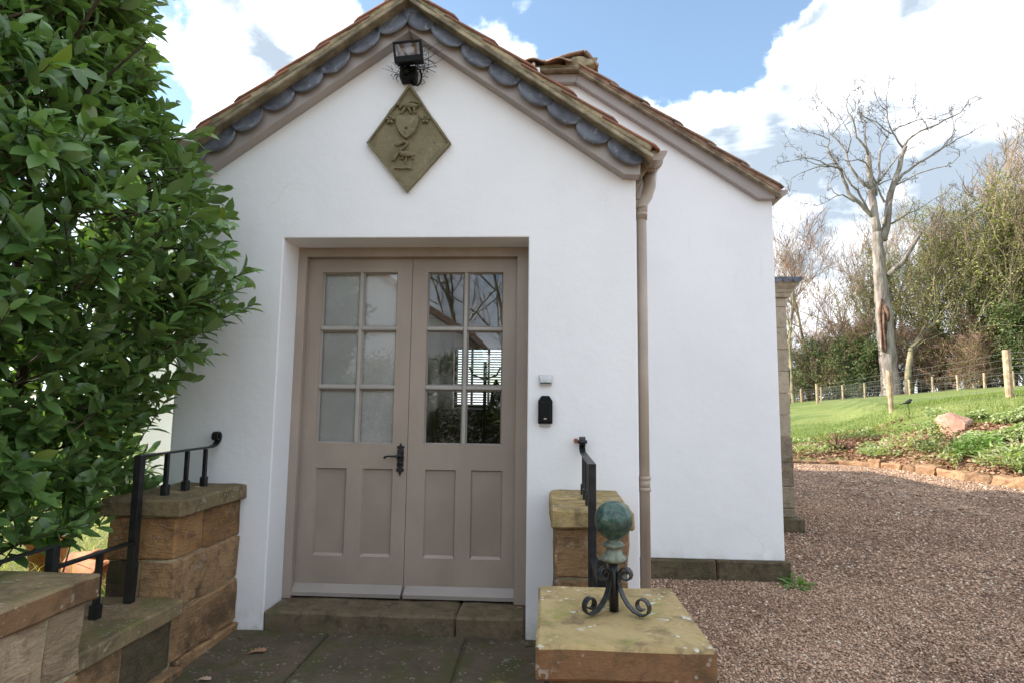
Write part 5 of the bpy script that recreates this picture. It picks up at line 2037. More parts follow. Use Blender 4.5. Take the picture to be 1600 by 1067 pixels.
# leaf template: length along x, width along y, folded at the midrib, tip drooping
def leaf_template(stations=5, fold=0.28, droop=0.16, wid=0.34):
    xs = np.linspace(0, 1, stations)
    ws = {5: [0.05, 0.78, 1.0, 0.78, 0.02], 4: [0.05, 0.95, 0.85, 0.02], 3: [0.05, 1.0, 0.02]}[stations]
    V = []
    for x, w in zip(xs, ws):
        hw = w * wid / 2
        z = -droop * x * x
        V += [(x, -hw, z + fold * hw), (x, 0, z), (x, hw, z + fold * hw)]
    F = []
    for i in range(stations - 1):
        a = i * 3
        F += [(a, a + 3, a + 4, a + 1), (a + 1, a + 4, a + 5, a + 2)]
    return np.array(V), np.array(F)


def norm(a):
    return a / (np.linalg.norm(a, axis=-1, keepdims=True) + 1e-9)


# ================================================================== laurel
BUSH = np.array([(0.20, 0.45), (0.33, 0.72), (0.40, 0.90), (0.55, 1.02), (0.74, 1.08), (0.93, 1.08), (1.13, 1.16), (1.30, 1.20), (1.47, 1.25), (1.61, 1.30), (1.75, 1.36), (2.06, 1.33), (2.24, 1.26), (2.36, 1.20), (2.52, 1.10), (2.68, 1.03), (2.83, 0.97), (3.03, 1.04), (3.28, 0.98), (3.6, 0.85), (3.95, 0.5), (4.1, 0.2)])
BAX = np.array([-2.90, -0.90])
BUSH[:, 1] *= np.where(BUSH[:, 0] > 2.45, 0.975, 1.012)
lv, lf = leaf_template(5, 0.30, 0.22, 0.46)
shoots = []
NS = 5000
phi = rng.uniform(0, 2 * PI, NS)
toward = math.atan2(CAM.y - BAX[1], 0 - BAX[0])
keep = rng.uniform(0, 1, NS) < np.where(np.cos(phi - toward) > -0.35, 1.0, 0.45)
phi = phi[keep]
NS = len(phi)
zz = rng.uniform(0.42, 3.98, NS)
Rz = np.interp(zz, BUSH[:, 0], BUSH[:, 1])
lump = np.array([mnoise.noise(Vector((math.cos(p) * 1.9, math.sin(p) * 1.9, z * 1.5))) for p, z in zip(phi, zz)])
inner = rng.uniform(0, 1, NS)
rad = Rz * (1 + 0.19 * lump) * np.where(inner < 0.66, rng.uniform(0.84, 1.0, NS), rng.uniform(0.30, 0.84, NS))
tip = np.stack([BAX[0] + rad * np.cos(phi), BAX[1] + rad * np.sin(phi), zz], 1)
# a few long sprays reaching past the crown over the white wall
spr = [(-1.42, -0.62, 1.78), (-1.45, -0.70, 1.92), (-1.40, -0.64, 1.66), (-1.52, -0.55, 2.0), (-1.60, -0.60, 2.33), (-1.72, -0.7, 2.30), (-1.62, -0.66, 2.22), (-1.85, -0.65, 1.14), (-1.52, -0.74, 1.60), (-1.80, -0.75, 1.45), (-1.98, -0.75, 1.28), (-2.03, -0.80, 0.62), (-2.0, -0.7, 0.78), (-1.95, -0.7, 2.60), (-1.93, -0.68, 3.05), (-1.98, -0.7, 2.95), (-1.48, -0.68, 1.83), (-1.50, -0.60, 1.72), (-1.60, -0.7, 2.08), (-1.66, -0.7, 1.98)]
tip = np.concatenate([tip, np.array(spr)])
NT = len(tip)
out = tip - np.stack([np.full(NT, BAX[0]), np.full(NT, BAX[1]), tip[:, 2] - 0.25], 1)
dirn = norm(norm(out) + rng.normal(0, 0.30, (NT, 3)) + np.array((0, 0, 0.25)))
slen = rng.uniform(0.14, 0.26, NT)
slen[-len(spr):] = 0.30
# keep shoots out of the porch and off the landing side of the wall
base = tip - dirn * slen[:, None]
okm = ~((tip[:, 0] > -2.12) & (tip[:, 1] > -0.14)) & ~((tip[:, 0] > -2.0) & (tip[:, 2] < 0.80) & (tip[:, 1] > -0.6))
okm &= ~((tip[:, 2] < 0.60) & (tip[:, 0] > -2.45) & (tip[:, 1] > -1.25))
okm &= ~((tip[:, 2] < 0.62) & (tip[:, 0] > -2.0) & (tip[:, 1] < -1.1))
okm[-len(spr):] = True
tip, dirn, slen, base = tip[okm], dirn[okm], slen[okm], base[okm]
NT = len(tip)
LP, LX, LN, LS, LT = [], [], [], [], []
stem = MB()
ga = 2.39996
for i in range(NT):
    d = dirn[i]
    a0 = np.cross(d, (0, 0, 1.0))
    a0 /= np.linalg.norm(a0) + 1e-9
    b0 = np.cross(d, a0)
    nl = random.randint(8, 12)
    ph = random.uniform(0, 6.28)
    st_t = random.random()
    bend = rng.normal(0, 0.03, 3)
    for k in range(nl):
        t_ = (k + 0.6) / nl
        p = base[i] + d * slen[i] * t_ + bend * t_ * t_
        an = ph + ga * k
        rd = a0 * math.cos(an) + b0 * math.sin(an)
        open_ = 1.25 - 0.95 * t_
        x = d * (0.35 + 0.9 * t_) + rd * open_ + rng.normal(0, 0.12, 3)
        x /= np.linalg.norm(x)
        n_ = d * 1.0 - rd * 0.3 + np.array((0, 0, 0.75)) + rng.normal(0, 0.22, 3)
        n_ -= x * np.dot(n_, x)
        n_ /= np.linalg.norm(n_) + 1e-9
        LP.append(p)
        LX.append(x)
        LN.append(n_)
        LS.append(random.uniform(0.066, 0.132) * (0.62 if k >= nl - 2 else 1.0))
        tt = 0.15 + 0.5 * st_t * 0.5 + random.uniform(-0.12, 0.36) + 0.26 * t_
        if random.random() < 0.022:
            tt = 0.97
        LT.append(min(1, max(0, tt)))
    if i % 2 == 0 or i > NT - len(spr) - 1:
        q = base[i] - d * 0.10
        stem.tube([q, base[i], base[i] + d * slen[i] * 0.6 + bend * 0.36, base[i] + d * slen[i] + bend], [0.0045, 0.0035, 0.0028, 0.0015], 4, False)
LP, LX, LN, LS, LT = map(np.array, (LP, LX, LN, LS, LT))
# drop leaves that would poke into the porch wall
okl = ~((LP[:, 0] > -2.1) & (LP[:, 1] > -0.10))
LP, LX, LN, LS, LT = LP[okl], LX[okl], LN[okl], LS[okl], LT[okl]
LY = np.cross(LN, LX)
# the 300 leaves that show largest become parts of their own
rel = LP + LX * LS[:, None] * 0.5 - np.array(CAM)
dep = rel @ np.array(cf)
u = (rel @ np.array(cr)) / dep
v = (rel @ np.array(cu)) / dep
inside = (dep > 0.3) & (np.abs(u) < 0.85) & (np.abs(v) < 0.57)
cell = 0.020
key = (np.floor(u / cell).astype(int) + 500) * 2000 + np.floor(v / cell).astype(int) + 500
face = np.abs((LN * norm(rel)).sum(1))
bestk = {}
for i in np.nonzero(inside)[0]:
    kk = key[i]
    if kk not in bestk or dep[i] < dep[bestk[kk]]:
        bestk[kk] = i
cand = sorted(bestk.values(), key=lambda i: -(LS[i] ** 2 * (0.25 + face[i]) / dep[i] ** 2))
solo = cand[:296]
mass = np.ones(len(LP), bool)
mass[solo] = False
bush = thing('laurel_bush', 'large glossy green laurel bush overhanging the stone wall, left of the doors', 'bush', (-2.85, -0.6, 0.0))
V, F = scatter(lv, lf, LP[mass], LX[mass] * LS[mass][:, None], LY[mass] * LS[mass][:, None], LN[mass] * LS[mass][:, None])
link('foliage', arr_mesh('foliage', V, F, M_laurel, np.repeat(LT[mass], len(lv)), True), bush, kind='stuff')
NV = 12
lms = []
for q in range(NV):
    t_ = 0.12 + 0.75 * q / (NV - 1)
    vv, ff = leaf_template(5, 0.2 + 0.03 * (q % 5), 0.08 + 0.05 * (q % 4), 0.41 + 0.03 * (q % 4))
    lms.append(arr_mesh('laurel_leaf', vv, ff, M_laurel, np.full(len(vv), t_ if q < NV - 1 else 0.93), True))
for i in solo:
    q = int(min(NV - 2, max(0, (LT[i] - 0.12) / 0.75 * (NV - 1)))) if LT[i] < 0.95 else NV - 1
    o = bpy.data.objects.new('leaf', lms[q])
    COL.objects.link(o)
    o.parent = bush
    o.matrix_parent_inverse = WM[bush.name].inverted()
    M = Matrix.Identity(4)
    for r_ in range(3):
        M[r_][0], M[r_][1], M[r_][2], M[r_][3] = LX[i][r_] * LS[i], LY[i][r_] * LS[i], LN[i][r_] * LS[i], LP[i][r_]
    o.matrix_basis = M
obj('stems', stem, M_shrubstem, bush)
tk = MB()
for k in range(7):
    a = k * 0.9
    bx0, by0 = -2.75 + 0.10 * math.cos(a), -0.62 + 0.10 * math.sin(a)
    tx, ty = -2.9 + 0.75 * math.cos(a), -0.9 + 0.75 * math.sin(a)
    tk.tube([(bx0, by0, -0.1), (bx0 * 0.8 + tx * 0.2, by0 * 0.8 + ty * 0.2, 0.7), (bx0 * 0.5 + tx * 0.5, by0 * 0.5 + ty * 0.5, 1.5), (tx, ty, 2.6)], [0.035, 0.028, 0.022, 0.008], 7)
    for q in range(8):
        z0 = 0.6 + q * 0.28
        a2 = random.uniform(0, 6.28)
        s0 = (bx0 + (tx - bx0) * (z0 / 2.6), by0 + (ty - by0) * (z0 / 2.6), z0)
        tk.tube([s0, (s0[0] + 0.25 * math.cos(a2), s0[1] + 0.25 * math.sin(a2), z0 + 0.15), (s0[0] + 0.55 * math.cos(a2), s0[1] + 0.55 * math.sin(a2), z0 + 0.32)], [0.011, 0.008, 0.004], 5, False)
obj('trunk', tk, M_shrubstem, bush)

# straw-strewn bed left of the wall
mb = MB()
nx, ny = 30, 30
for i in range(nx + 1):
    for j in range(ny + 1):
        x = -9 + (7.02) * i / nx
        y = -4 + 11 * j / ny
        e = min(1, (-1.99 - x) / 0.3) if x > -2.4 else 1
        mb.v.append((x, y, 0.045 + 0.05 * mnoise.noise(Vector((x, y, 0))) - 0.02))
for i in range(nx):
    for j in range(ny):
        a = i * (ny + 1) + j
        mb.f.append((a, a + ny + 1, a + ny + 2, a + 1))
obj('garden_bed', mb, M_lawn, smooth=True, kind='structure')
n = 9000
P = np.stack([rng.uniform(-5.5, -2.05, n), rng.uniform(-1.2, 3.2, n), np.full(n, 0.05)], 1)
bv = np.array([(0, -0.5, 0), (0, 0.5, 0), (0.55, 0.35, 0.12), (0.55, -0.35, 0.12), (1, 0.0, 0.0), (1, -0.02, 0.0)])
bf = np.array([(0, 1, 2, 3), (3, 2, 4, 5)])
ln = rng.uniform(0.08, 0.22, n)
a = rng.uniform(0, 2 * PI, n)
elv = np.abs(rng.normal(0, 0.5, n))
X = np.stack([np.cos(a) * np.cos(elv), np.sin(a) * np.cos(elv), np.sin(elv)], 1)
Yv = np.stack([-np.sin(a), np.cos(a), np.zeros(n)], 1)
Zv = np.cross(X, Yv)
P[:, 2] += rng.uniform(-0.01, 0.03, n)
V, F = scatter(bv, bf, P, X * ln[:, None], Yv * 0.005, Zv * ln[:, None])
link('straw_grass', arr_mesh('straw_grass', V, F, M_straw, np.repeat(rng.uniform(0, 1, n), 6)), kind='stuff')


# ================================================================== trees
def rot_about(v, axis, ang):
    return v * math.cos(ang) + np.cross(axis, v) * math.sin(ang) + axis * np.dot(axis, v) * (1 - math.cos(ang))


class Tree:
    def __init__(s, seed, h, trunk_r, fork=0.35, spread=0.75, upw=0.25, nlimb=9, sub=(6, 5), twist=0.16, minr=0.016, stems=1):
        s.rr = random.Random(seed)
        s.np = np.random.default_rng(seed)
        s.thick, s.thin = MB(), MB()
        s.minr = minr
        s.nodes = []
        s.upw, s.spread, s.sub, s.twist = upw, spread, sub, twist
        for q in range(stems):
            off = np.array((s.rr.uniform(-1, 1), s.rr.uniform(-1, 1), 0)) * (0.06 * h if stems > 1 else 0)
            lean = np.array((s.rr.uniform(-1, 1), s.rr.uniform(-1, 1), 0)) * (0.16 if stems > 1 else 0.05)
            s.grow(off * 0.3 + np.array((0, 0, -0.3)), norm(np.array((0, 0, 1.0)) + lean), h, trunk_r * s.rr.uniform(0.7, 1), 0, nlimb, fork)

    def grow(s, p, d, L, r, lvl, nch, fork=0.2):
        n = [9, 6, 5, 3][min(lvl, 3)]
        pts = [p.copy()]
        dirs = [d]
        up = np.array((0, 0, 1.0))
        for k in range(n):
            d = norm(d + s.np.normal(0, s.twist * (0.6 if lvl == 0 else 1), 3) + up * s.upw * (0.35 if lvl else 0.1))
            p = p + d * L / n
            pts.append(p.copy())
            dirs.append(d)
        pts = np.array(pts)
        rad = np.maximum(r * (1 - 0.93 * (np.arange(n + 1) / n) ** (0.9 if lvl else 0.8)), s.minr * 0.6)
        (s.thick if lvl < 2 else s.thin).tube(pts, rad, [8, 5, 3, 3][min(lvl, 3)], False)
        if lvl >= 1:
            s.nodes.append((pts, lvl))
        if lvl >= len(s.sub) + 1:
            return
        for k in range(nch):
            t_ = fork + (1 - fork) * ((k + s.rr.random()) / nch)
            i = min(n - 1, int(t_ * n))
            f_ = t_ * n - i
            q = pts[i] * (1 - f_) + pts[i + 1] * f_
            dd = dirs[i]
            ax = norm(np.cross(dd, s.np.normal(0, 1, 3)))
            ang = s.rr.uniform(0.5, 1.0) * s.spread * (1.0 if lvl else 1.05)
            nd = rot_about(dd, ax, ang)
            rem = (1 - t_)
            LL = L * (0.52 - 0.22 * t_ if lvl == 0 else 0.55 - 0.2 * t_) * s.rr.uniform(0.75, 1.2)
            rr_ = max(s.minr, np.interp(t_, np.linspace(0, 1, n + 1), rad) * s.rr.uniform(0.45, 0.68))
            s.grow(q, nd, LL, rr_, lvl + 1, s.sub[lvl] if lvl < len(s.sub) else 0, 0.15)


def node_points(tr, n, zmin, zmax, lv=(1, 2), jit=0.3, dens=None):
    segs = [pts for pts, l in tr.nodes if l in lv]
    out_ = []
    r_ = tr.np
    while len(out_) < n:
        pts = segs[r_.integers(len(segs))]
        i = r_.integers(len(pts) - 1)
        p = pts[i] + (pts[i + 1] - pts[i]) * r_.random()
        if not (zmin < p[2] < zmax):
            if r_.random() < 0.995:
                continue
        out_.append(p + r_.normal(0, jit, 3))
    return np.array(out_)


def clump_leaves(P, size, mat, name, stations=3, tmean=0.45, tsd=0.25, flat=1.0):
    n = len(P)
    vv, ff = leaf_template(stations, 0.3, 0.15, 0.62)
    X, Yv, Zv = rand_frames(n, rng.uniform(0.6, 1.3, n) * size, flat)
    V, F = scatter(vv, ff, P, X, Yv, Zv)
    # tint follows clumps: neighbours share a tone
    tn = np.array([mnoise.noise(Vector(p) * 0.55) for p in P])
    t_ = np.clip(tmean + 0.55 * tn + rng.normal(0, tsd * 0.6, n), 0, 0.98)
    return arr_mesh(name, V, F, mat, np.repeat(t_, len(vv)))


protos = {}


def make_proto(kind, seed):
    if kind == 'bare':
        t = Tree(seed, 17, 0.26, 0.22, 0.80, 0.30, 12, (7, 6), 0.17, 0.020)
        crown = None
        th = (M_bark, M_twig)
    elif kind == 'red':
        t = Tree(seed, 15, 0.22, 0.18, 0.72, 0.35, 13, (8, 7), 0.16, 0.020)
        th = (M_bark, M_twigred)
        crown = clump_leaves(node_points(t, 900, 6, 15, (2, 3), 0.18), 0.13, M_rust, 'dead_leaves', 3, 0.5, 0.4)
    elif kind == 'ivy':
        t = Tree(seed, 15, 0.24, 0.12, 0.60, 0.42, 14, (7, 5), 0.15, 0.022, stems=2)
        th = (M_bark, M_twig)
        pts = np.concatenate([node_points(t, 4600, 2.5, 14.5, (1, 2), 0.26), node_points(t, 1600, 0.6, 9, (1,), 0.45)])
        crown = clump_leaves(pts, 0.17, M_ivyleaf, 'foliage', 3, 0.45, 0.3)
    elif kind == 'conifer':
        t = Tree(seed, 16, 0.24, 0.10, 1.05, 0.12, 34, (6,), 0.10, 0.022)
        th = (M_bark, M_twig)
        crown = clump_leaves(node_points(t, 6500, 1.5, 16.5, (1, 2), 0.22), 0.17, M_ivyleaf, 'foliage', 3, 0.55, 0.3)
    elif kind == 'dark':
        t = Tree(seed, 7.5, 0.12, 0.05, 1.0, 0.22, 16, (7,), 0.18, 0.018, stems=3)
        th = (M_bark, M_twig)
        crown = clump_leaves(node_points(t, 6500, 0.3, 8, (1, 2), 0.34), 0.24, M_dkleaf, 'foliage', 3, 0.40, 0.3)
    elif kind == 'brush':
        t = Tree(seed, 5.5, 0.05, 0.02, 0.95, 0.22, 15, (8, 5), 0.22, 0.014, stems=4)
        th = (M_twig, M_twigred)
        crown = clump_leaves(node_points(t, 1500, 0.2, 5.5, (1, 2), 0.2), 0.13, M_ivyleaf, 'foliage', 3, 0.5, 0.3)
    a = t.thick.mesh('trunk', th[0], True)
    b_ = t.thin.mesh('twigs', th[1])
    protos[(kind, seed)] = (a, b_, crown)


KSEED = {'bare': (1, 2, 3), 'red': (4, 5), 'ivy': (6, 7, 8), 'conifer': (9,), 'dark': (10, 11), 'brush': (12, 13)}
for kk, ss in KSEED.items():
    for s_ in ss:
        make_proto(kk, s_)
NAMES = {'bare': ('bare_tree', 'tree'), 'red': ('bare_tree', 'tree'), 'ivy': ('ivy_clad_tree', 'tree'), 'conifer': ('evergreen_tree', 'tree'), 'dark': ('evergreen_shrub', 'shrub'), 'brush': ('scrub_bush', 'shrub')}
DESC = {'bare': 'bare brown-twigged tree', 'red': 'reddish tree still holding a few dead leaves', 'ivy': 'olive ivy-clad tree with upright stems', 'conifer': 'pointed green evergreen tree', 'dark': 'dark green evergreen shrub', 'brush': 'low tangled scrub bush'}
ORD = ['first', 'second', 'third', 'fourth', 'fifth', 'sixth', 'seventh', 'eighth', 'ninth', 'tenth', 'eleventh', 'twelfth', 'thirteenth', 'fourteenth', 'fifteenth', 'sixteenth']


def plant_tree(kind, loc, sc, rz, label, group, which=0):
    me = protos[(kind, KSEED[kind][which % len(KSEED[kind])])]
    t = thing(NAMES[kind][0], label, NAMES[kind][1], loc, group)
    t.rotation_euler = (0, 0, rz)
    t.scale = (sc, sc, sc)
    for nm, m_ in (('trunk', me[0]), ('twigs', me[1]), ('foliage', me[2])):
        if m_ is None:
            continue
        o = bpy.data.objects.new(nm, m_)
        COL.objects.link(o)
        o.parent = t
        if nm == 'foliage':
            o['kind'] = 'stuff'
    return t


def rows(kind, L, group, tail):
    L = sorted(L)
    for i, (b, d, sc) in enumerate(L):
        x, y = polar(b, d)
        z = float(terrv(np.array([b]), np.array([min(d, 74.0)]))[0])
        lab = '%s, %s from the stone pier %s' % (DESC[kind], ORD[i], tail)
        plant_tree(kind, (x, y, z - (0.55 if kind in ('dark', 'brush') else 0.1)), sc, random.uniform(0, 6.28), lab, group, i)


rows('bare', [(20.0, 66, 0.80), (23.2, 56, 0.82), (26.2, 70, 0.95), (28.0, 66, 0.85), (30.5, 68, 0.85), (32.8, 64, 0.80), (35.0, 70, 0.92), (36.8, 68, 0.96), (38.3, 60, 0.9), (39.8, 70, 1.0)], 'bare trees rising behind the wood edge', 'in the wood')
rows('red', [(20.9, 58, 0.92), (22.0, 52, 0.80), (25.4, 60, 0.72), (34.6, 66, 0.88), (37.6, 64, 1.0)], 'reddish trees of the wood', 'in the wood')
rows('ivy', [(26.9, 57, 0.72), (29.9, 58, 0.78), (31.2, 56, 0.80), (32.6, 57, 0.78), (34.0, 58, 0.86), (35.3, 55, 0.80), (36.6, 57, 0.86), (38.4, 56, 1.0), (40.0, 56, 1.0)], 'ivy-clad trees at the wood edge', 'in the wood')
rows('conifer', [(34.15, 54.5, 0.92), (36.9, 60, 0.84)], 'pointed evergreens of the wood', 'in the wood')
rows('dark', [(19.8, 56, 0.7), (21.8, 55, 0.55), (23.2, 54, 0.60), (24.6, 53, 0.66), (25.8, 54, 0.66), (27.0, 52.5, 0.60), (28.2, 55, 0.62), (31.4, 57, 0.62), (33.0, 58, 0.66), (34.9, 57, 0.72), (36.2, 54.5, 0.62), (37.5, 53.5, 0.74), (38.8, 53, 0.8), (40.0, 53, 0.8)], 'dark shrubs under the wood', 'along the far fence')
rows('brush', [(23.9, 54, 0.95), (25.2, 56, 1.15), (26.4, 54, 1.1), (27.6, 57, 1.05), (29.9, 54, 0.9), (32.4, 53, 0.8), (34.0, 52, 0.7), (35.4, 54, 0.9)], 'scrub between the trees', 'along the far fence')

# crooked pale stem just right of the dead beech
mb = MB()
x, y = polar(30.3, 51.5)
z = float(terrv(np.array([30.3]), np.array([51.5]))[0])
pl = [(0, 0, -0.2), (0.05, 0, 1.5), (0.35, 0, 3.2), (1.3, 0.3, 4.3), (2.4, 0.4, 5.2), (2.7, 0.4, 6.8), (2.6, 0.5, 9.0), (2.9, 0.5, 11.0)]
mb.tube([(x + a, y + b_, z + c_) for a, b_, c_ in pl], [0.28, 0.22, 0.18, 0.16, 0.14, 0.12, 0.08, 0.04], 8)
for k in range(26):
    q = random.uniform(2.5, 10)
    i = [p[2] for p in pl]
    bx_, by_ = x + np.interp(q, i, [p[0] for p in pl]), y + np.interp(q, i, [p[1] for p in pl])
    a = random.uniform(0, 6.28)
    L = random.uniform(0.6, 2.2)
    mb.tube([(bx_, by_, z + q), (bx_ + L * 0.5 * math.cos(a), by_ + L * 0.5 * math.sin(a), z + q + L * 0.4), (bx_ + L * math.cos(a), by_ + L * math.sin(a), z + q + L * 0.6)], [0.04, 0.028, 0.016], 4, False)
tag_root(obj('crooked_tree', mb, M_bark, smooth=True, label='crooked pale stem bending up beside the dead beech trunk', cat='tree'), (x, y, z))

# ------------------------------------------------------------------ the dead beech
DTB = (25.33, 42.13, 2.20)
dead = thing('dead_tree', 'tall pale dead beech with bare grey limbs and a rotten split in its trunk', 'tree', DTB)
S_ = 0.0482


def T3(cx, cy):
    return 1180 + cx / 2.667, 80 + cy / 2.667


def loc3(px, py):
    return ((px - 1391) * S_, (618 - py) * S_)


def limb(L, conv=True, depth=0.0, dgrow=0.0, seed=0):
    """trace in the crown's own plane; depth wanders so that the crown is round"""
    pts, rad_ = [], []
    for i, (a, b_, r_) in enumerate(L):
        px, py = T3(a, b_) if conv else (a, b_)
        x, z = loc3(px, py)
        pts.append([x, 0, z])
        rad_.append(r_ * S_ * 0.80)
    pts = np.array(pts)
    s_ = np.r_[0, np.cumsum(np.linalg.norm(np.diff(pts, axis=0), axis=1))]
    pts[:, 1] = depth + dgrow * s_
    m_ = max(len(L), int(s_[-1] / 0.55))
    tt = np.linspace(0, s_[-1], m_ + 1)
    out_ = np.stack([np.interp(tt, s_, pts[:, k]) for k in range(3)], 1)
    r2 = np.interp(tt, s_, rad_)
    g_ = np.random.default_rng(seed + 50)
    jit = g_.normal(0, 0.045, out_.shape) * np.clip(1.2 - r2[:, None] * 3, 0.15, 1)
    jit[0] = 0
    return out_ + jit, r2


def rr3(vals, r0, r1):
    n = len(vals)
    return [(a, b_, r0 + (r1 - r0) * (i / (n - 1)) ** 0.8) for i, (a, b_) in enumerate(vals)]


trunkP = [(1393, 630, 20), (1392, 612, 17), (1390, 585, 15.5), (1388, 540, 15), (1387, 500, 15), (1385, 465, 12.8), (1384, 430, 11.2), (1383.5, 395, 10.4), (1383, 365, 9.6)]
LIMBS = [
    (rr3([(545, 765), (535, 700), (531, 620), (528, 520), (525, 440), (527, 412)], 8.6, 4.4), 0, 0.02),
    (rr3([(527, 418), (516, 380), (515, 335), (525, 290), (530, 262)], 2.6, 0.8), 0, 0.12),
    (rr3([(524, 425), (500, 383), (478, 345), (462, 290), (440, 240), (432, 200), (450, 150)], 2.8, 0.6), 0, -0.10),
    (rr3([(562, 790), (580, 735), (592, 655), (606, 580), (626, 530), (650, 440), (668, 390)], 8.2, 3.6), 0.1, -0.05),
    (rr3([(668, 392), (690, 350), (725, 328), (790, 303), (850, 280), (890, 255), (905, 215), (965, 180)], 3.0, 0.6), 0, -0.18),
    (rr3([(622, 552), (660, 510), (720, 460), (770, 430), (830, 395), (880, 360), (940, 325), (1000, 297), (1035, 270)], 3.4, 0.6), 0, 0.14),
    (rr3([(667, 395), (650, 350), (635, 300), (628, 240), (645, 150), (662, 90)], 2.3, 0.6), 0, 0.22),
    (rr3([(632, 322), (600, 290), (570, 255), (545, 235), (500, 200)], 1.6, 0.5), 0.3, 0.2),
    (rr3([(640, 312), (690, 280), (740, 258), (800, 240), (850, 235), (905, 200)], 1.5, 0.5), 0.2, 0.25),
    (rr3([(545, 600), (560, 520), (575, 420), (600, 360), (632, 318)], 2.8, 1.1), 0, 0.08),
    (rr3([(556, 545), (610, 480), (650, 430), (690, 400), (730, 370), (765, 350)], 2.3, 0.7), 0, 0.3),
    (rr3([(560, 552), (600, 532), (640, 520)], 1.6, 0.8), 0, 0.2),
    (rr3([(612, 565), (665, 540), (700, 515), (760, 505), (820, 490), (842, 462)], 2.0, 0.5), 0, -0.3),
    (rr3([(540, 700), (498, 660), (465, 630), (430, 590), (410, 540), (396, 492), (368, 450), (340, 400), (352, 375), (320, 352), (262, 335)], 4.8, 0.6), 0, -0.08),
    (rr3([(520, 690), (495, 640), (460, 590), (430, 555), (402, 510)], 2.8, 1.5), 0, -0.16),
    (rr3([(396, 492), (340, 484), (298, 468), (250, 455), (205, 462), (165, 478)], 1.8, 0.4), -0.5, -0.22),
    (rr3([(385, 470), (330, 468), (270, 450), (245, 420), (238, 395)], 1.3, 0.4), -0.5, 0.2),
    (rr3([(345, 486), (290, 484), (240, 500), (210, 512), (185, 550)], 1.2, 0.4), -0.6, 0.2),
    (rr3([(452, 630), (420, 608), (380, 605), (350, 630), (300, 650), (278, 662)], 1.8, 0.5), -0.2, -0.25),
    (rr3([(385, 607), (360, 590), (350, 560), (362, 535)], 1.0, 0.4), -0.4, 0.1),
    (rr3([(522, 568), (482, 520), (456, 468), (450, 400), (420, 350), (390, 310), (382, 250), (352, 188)], 3.0, 0.5), 0, 0.14),
    (rr3([(452, 400), (472, 330), (448, 240)], 1.5, 0.7), 0.5, 0.1),
    (rr3([(396, 312), (440, 262), (425, 215), (380, 150)], 1.1, 0.5), 0.7, 0.2),
    (rr3([(550, 548), (520, 500), (500, 462), (455, 456), (432, 460)], 2.0, 0.9), 0, -0.2),
    (rr3([(578, 630), (562, 575), (545, 545)], 2.2, 1.6), 0, 0.1),
    (rr3([(560, 730), (575, 670), (592, 640)], 3.0, 2.6), -0.3, -0.1),
    (rr3([(600, 722), (640, 700), (700, 672), (748, 635)], 2.2, 0.5), 0, -0.3),
    (rr3([(810, 405), (860, 350), (850, 300), (880, 280)], 1.1, 0.4), -0.4, -0.1),
    (rr3([(760, 330), (750, 290), (715, 240), (712, 210)], 1.1, 0.4), -0.4, 0.1),
    (rr3([(545, 260), (520, 230), (515, 170), (540, 120)], 1.0, 0.4), 0.7, 0.1),
    (rr3([(635, 200), (610, 170), (605, 140), (590, 110)], 0.9, 0.4), 0.9, 0.1),
    (rr3([(620, 340), (600, 330), (590, 290), (560, 270)], 1.2, 0.5), 0.3, 0.1),
]
mb = MB()
P_, R_ = limb(trunkP, False, 0, 0, 1)
R_ = R_ * (1 + 0.05 * np.sin(np.arange(len(R_)) * 2.3))
mb.tube(P_, R_, 20, True)
# buttress flare
mb.v = [(x * (1 + 0.10 * max(0, 1.2 - z) * (1 + 0.4 * math.sin(5 * math.atan2(y, x)))), y * (1 + 0.10 * max(0, 1.2 - z)), z) for x, y, z in mb.v]
obj_local = lambda name, mbx, mat, sm=True: link(name, mbx.mesh(name, mat, sm), dead, world_space=False)
obj_local('trunk', mb, M_deadbark)
thick, thin = MB(), MB()
rt = random.Random(21)
nt = np.random.default_rng(21)


def twigs(p, d, L, r_, lvl):
    n = 5 if lvl < 2 else 3
    pts = [p]
    dd = d
    for k in range(n):
        dd = norm(dd + nt.normal(0, 0.34, 3) + np.array((0, 0, 0.10)))
        pts.append(pts[-1] + dd * L / n)
    pts = np.array(pts)
    rad_ = np.linspace(r_, 0.012, n + 1)
    thin.tube(pts, rad_, 3, False)
    if lvl >= 2:
        return
    for k in range(4 if lvl == 0 else 3):
        i = rt.randint(1, n)
        ax = norm(nt.normal(0, 1, 3))
        nd = norm(np.array(d) + nt.normal(0, 0.75, 3))
        twigs(pts[i], nd, L * rt.uniform(0.4, 0.7), max(0.014, r_ * 0.6), lvl + 1)


for i, (L_, dp_, dg) in enumerate(LIMBS):
    P_, R_ = limb(L_, True, dp_, dg, i + 2)
    (thick if R_[0] > 0.08 else thick).tube(P_, np.maximum(R_, 0.022), 9 if R_[0] > 0.15 else 5, True)
    if i in (0, 3):
        continue
    ln_ = len(P_)
    for k in range(2, ln_):
        if R_[k] > 0.10 or rt.random() < 0.30:
            continue
        d = norm(P_[k] - P_[k - 1])
        nd = norm(d + nt.normal(0, 0.8, 3))
        twigs(P_[k], nd, rt.uniform(0.5, 1.5), 0.026, 1 if rt.random() < 0.6 else 0)
    twigs(P_[-1], norm(P_[-1] - P_[-2]), 1.3, 0.026, 0)
obj_local('limbs', thick, M_deadbark)
obj_local('twigs', thin, M_deadtwig, False)
mb = MB()
P_, R_ = limb([(565, 945, 5.2), (600, 912, 5.0), (630, 880, 4.8), (660, 830, 4.4), (685, 785, 4.0), (693, 770, 3.4)], True, -0.4, -0.05, 77)
mb.tube(P_, R_, 10, True)
obj_local('broken_limb', mb, M_deadbark)
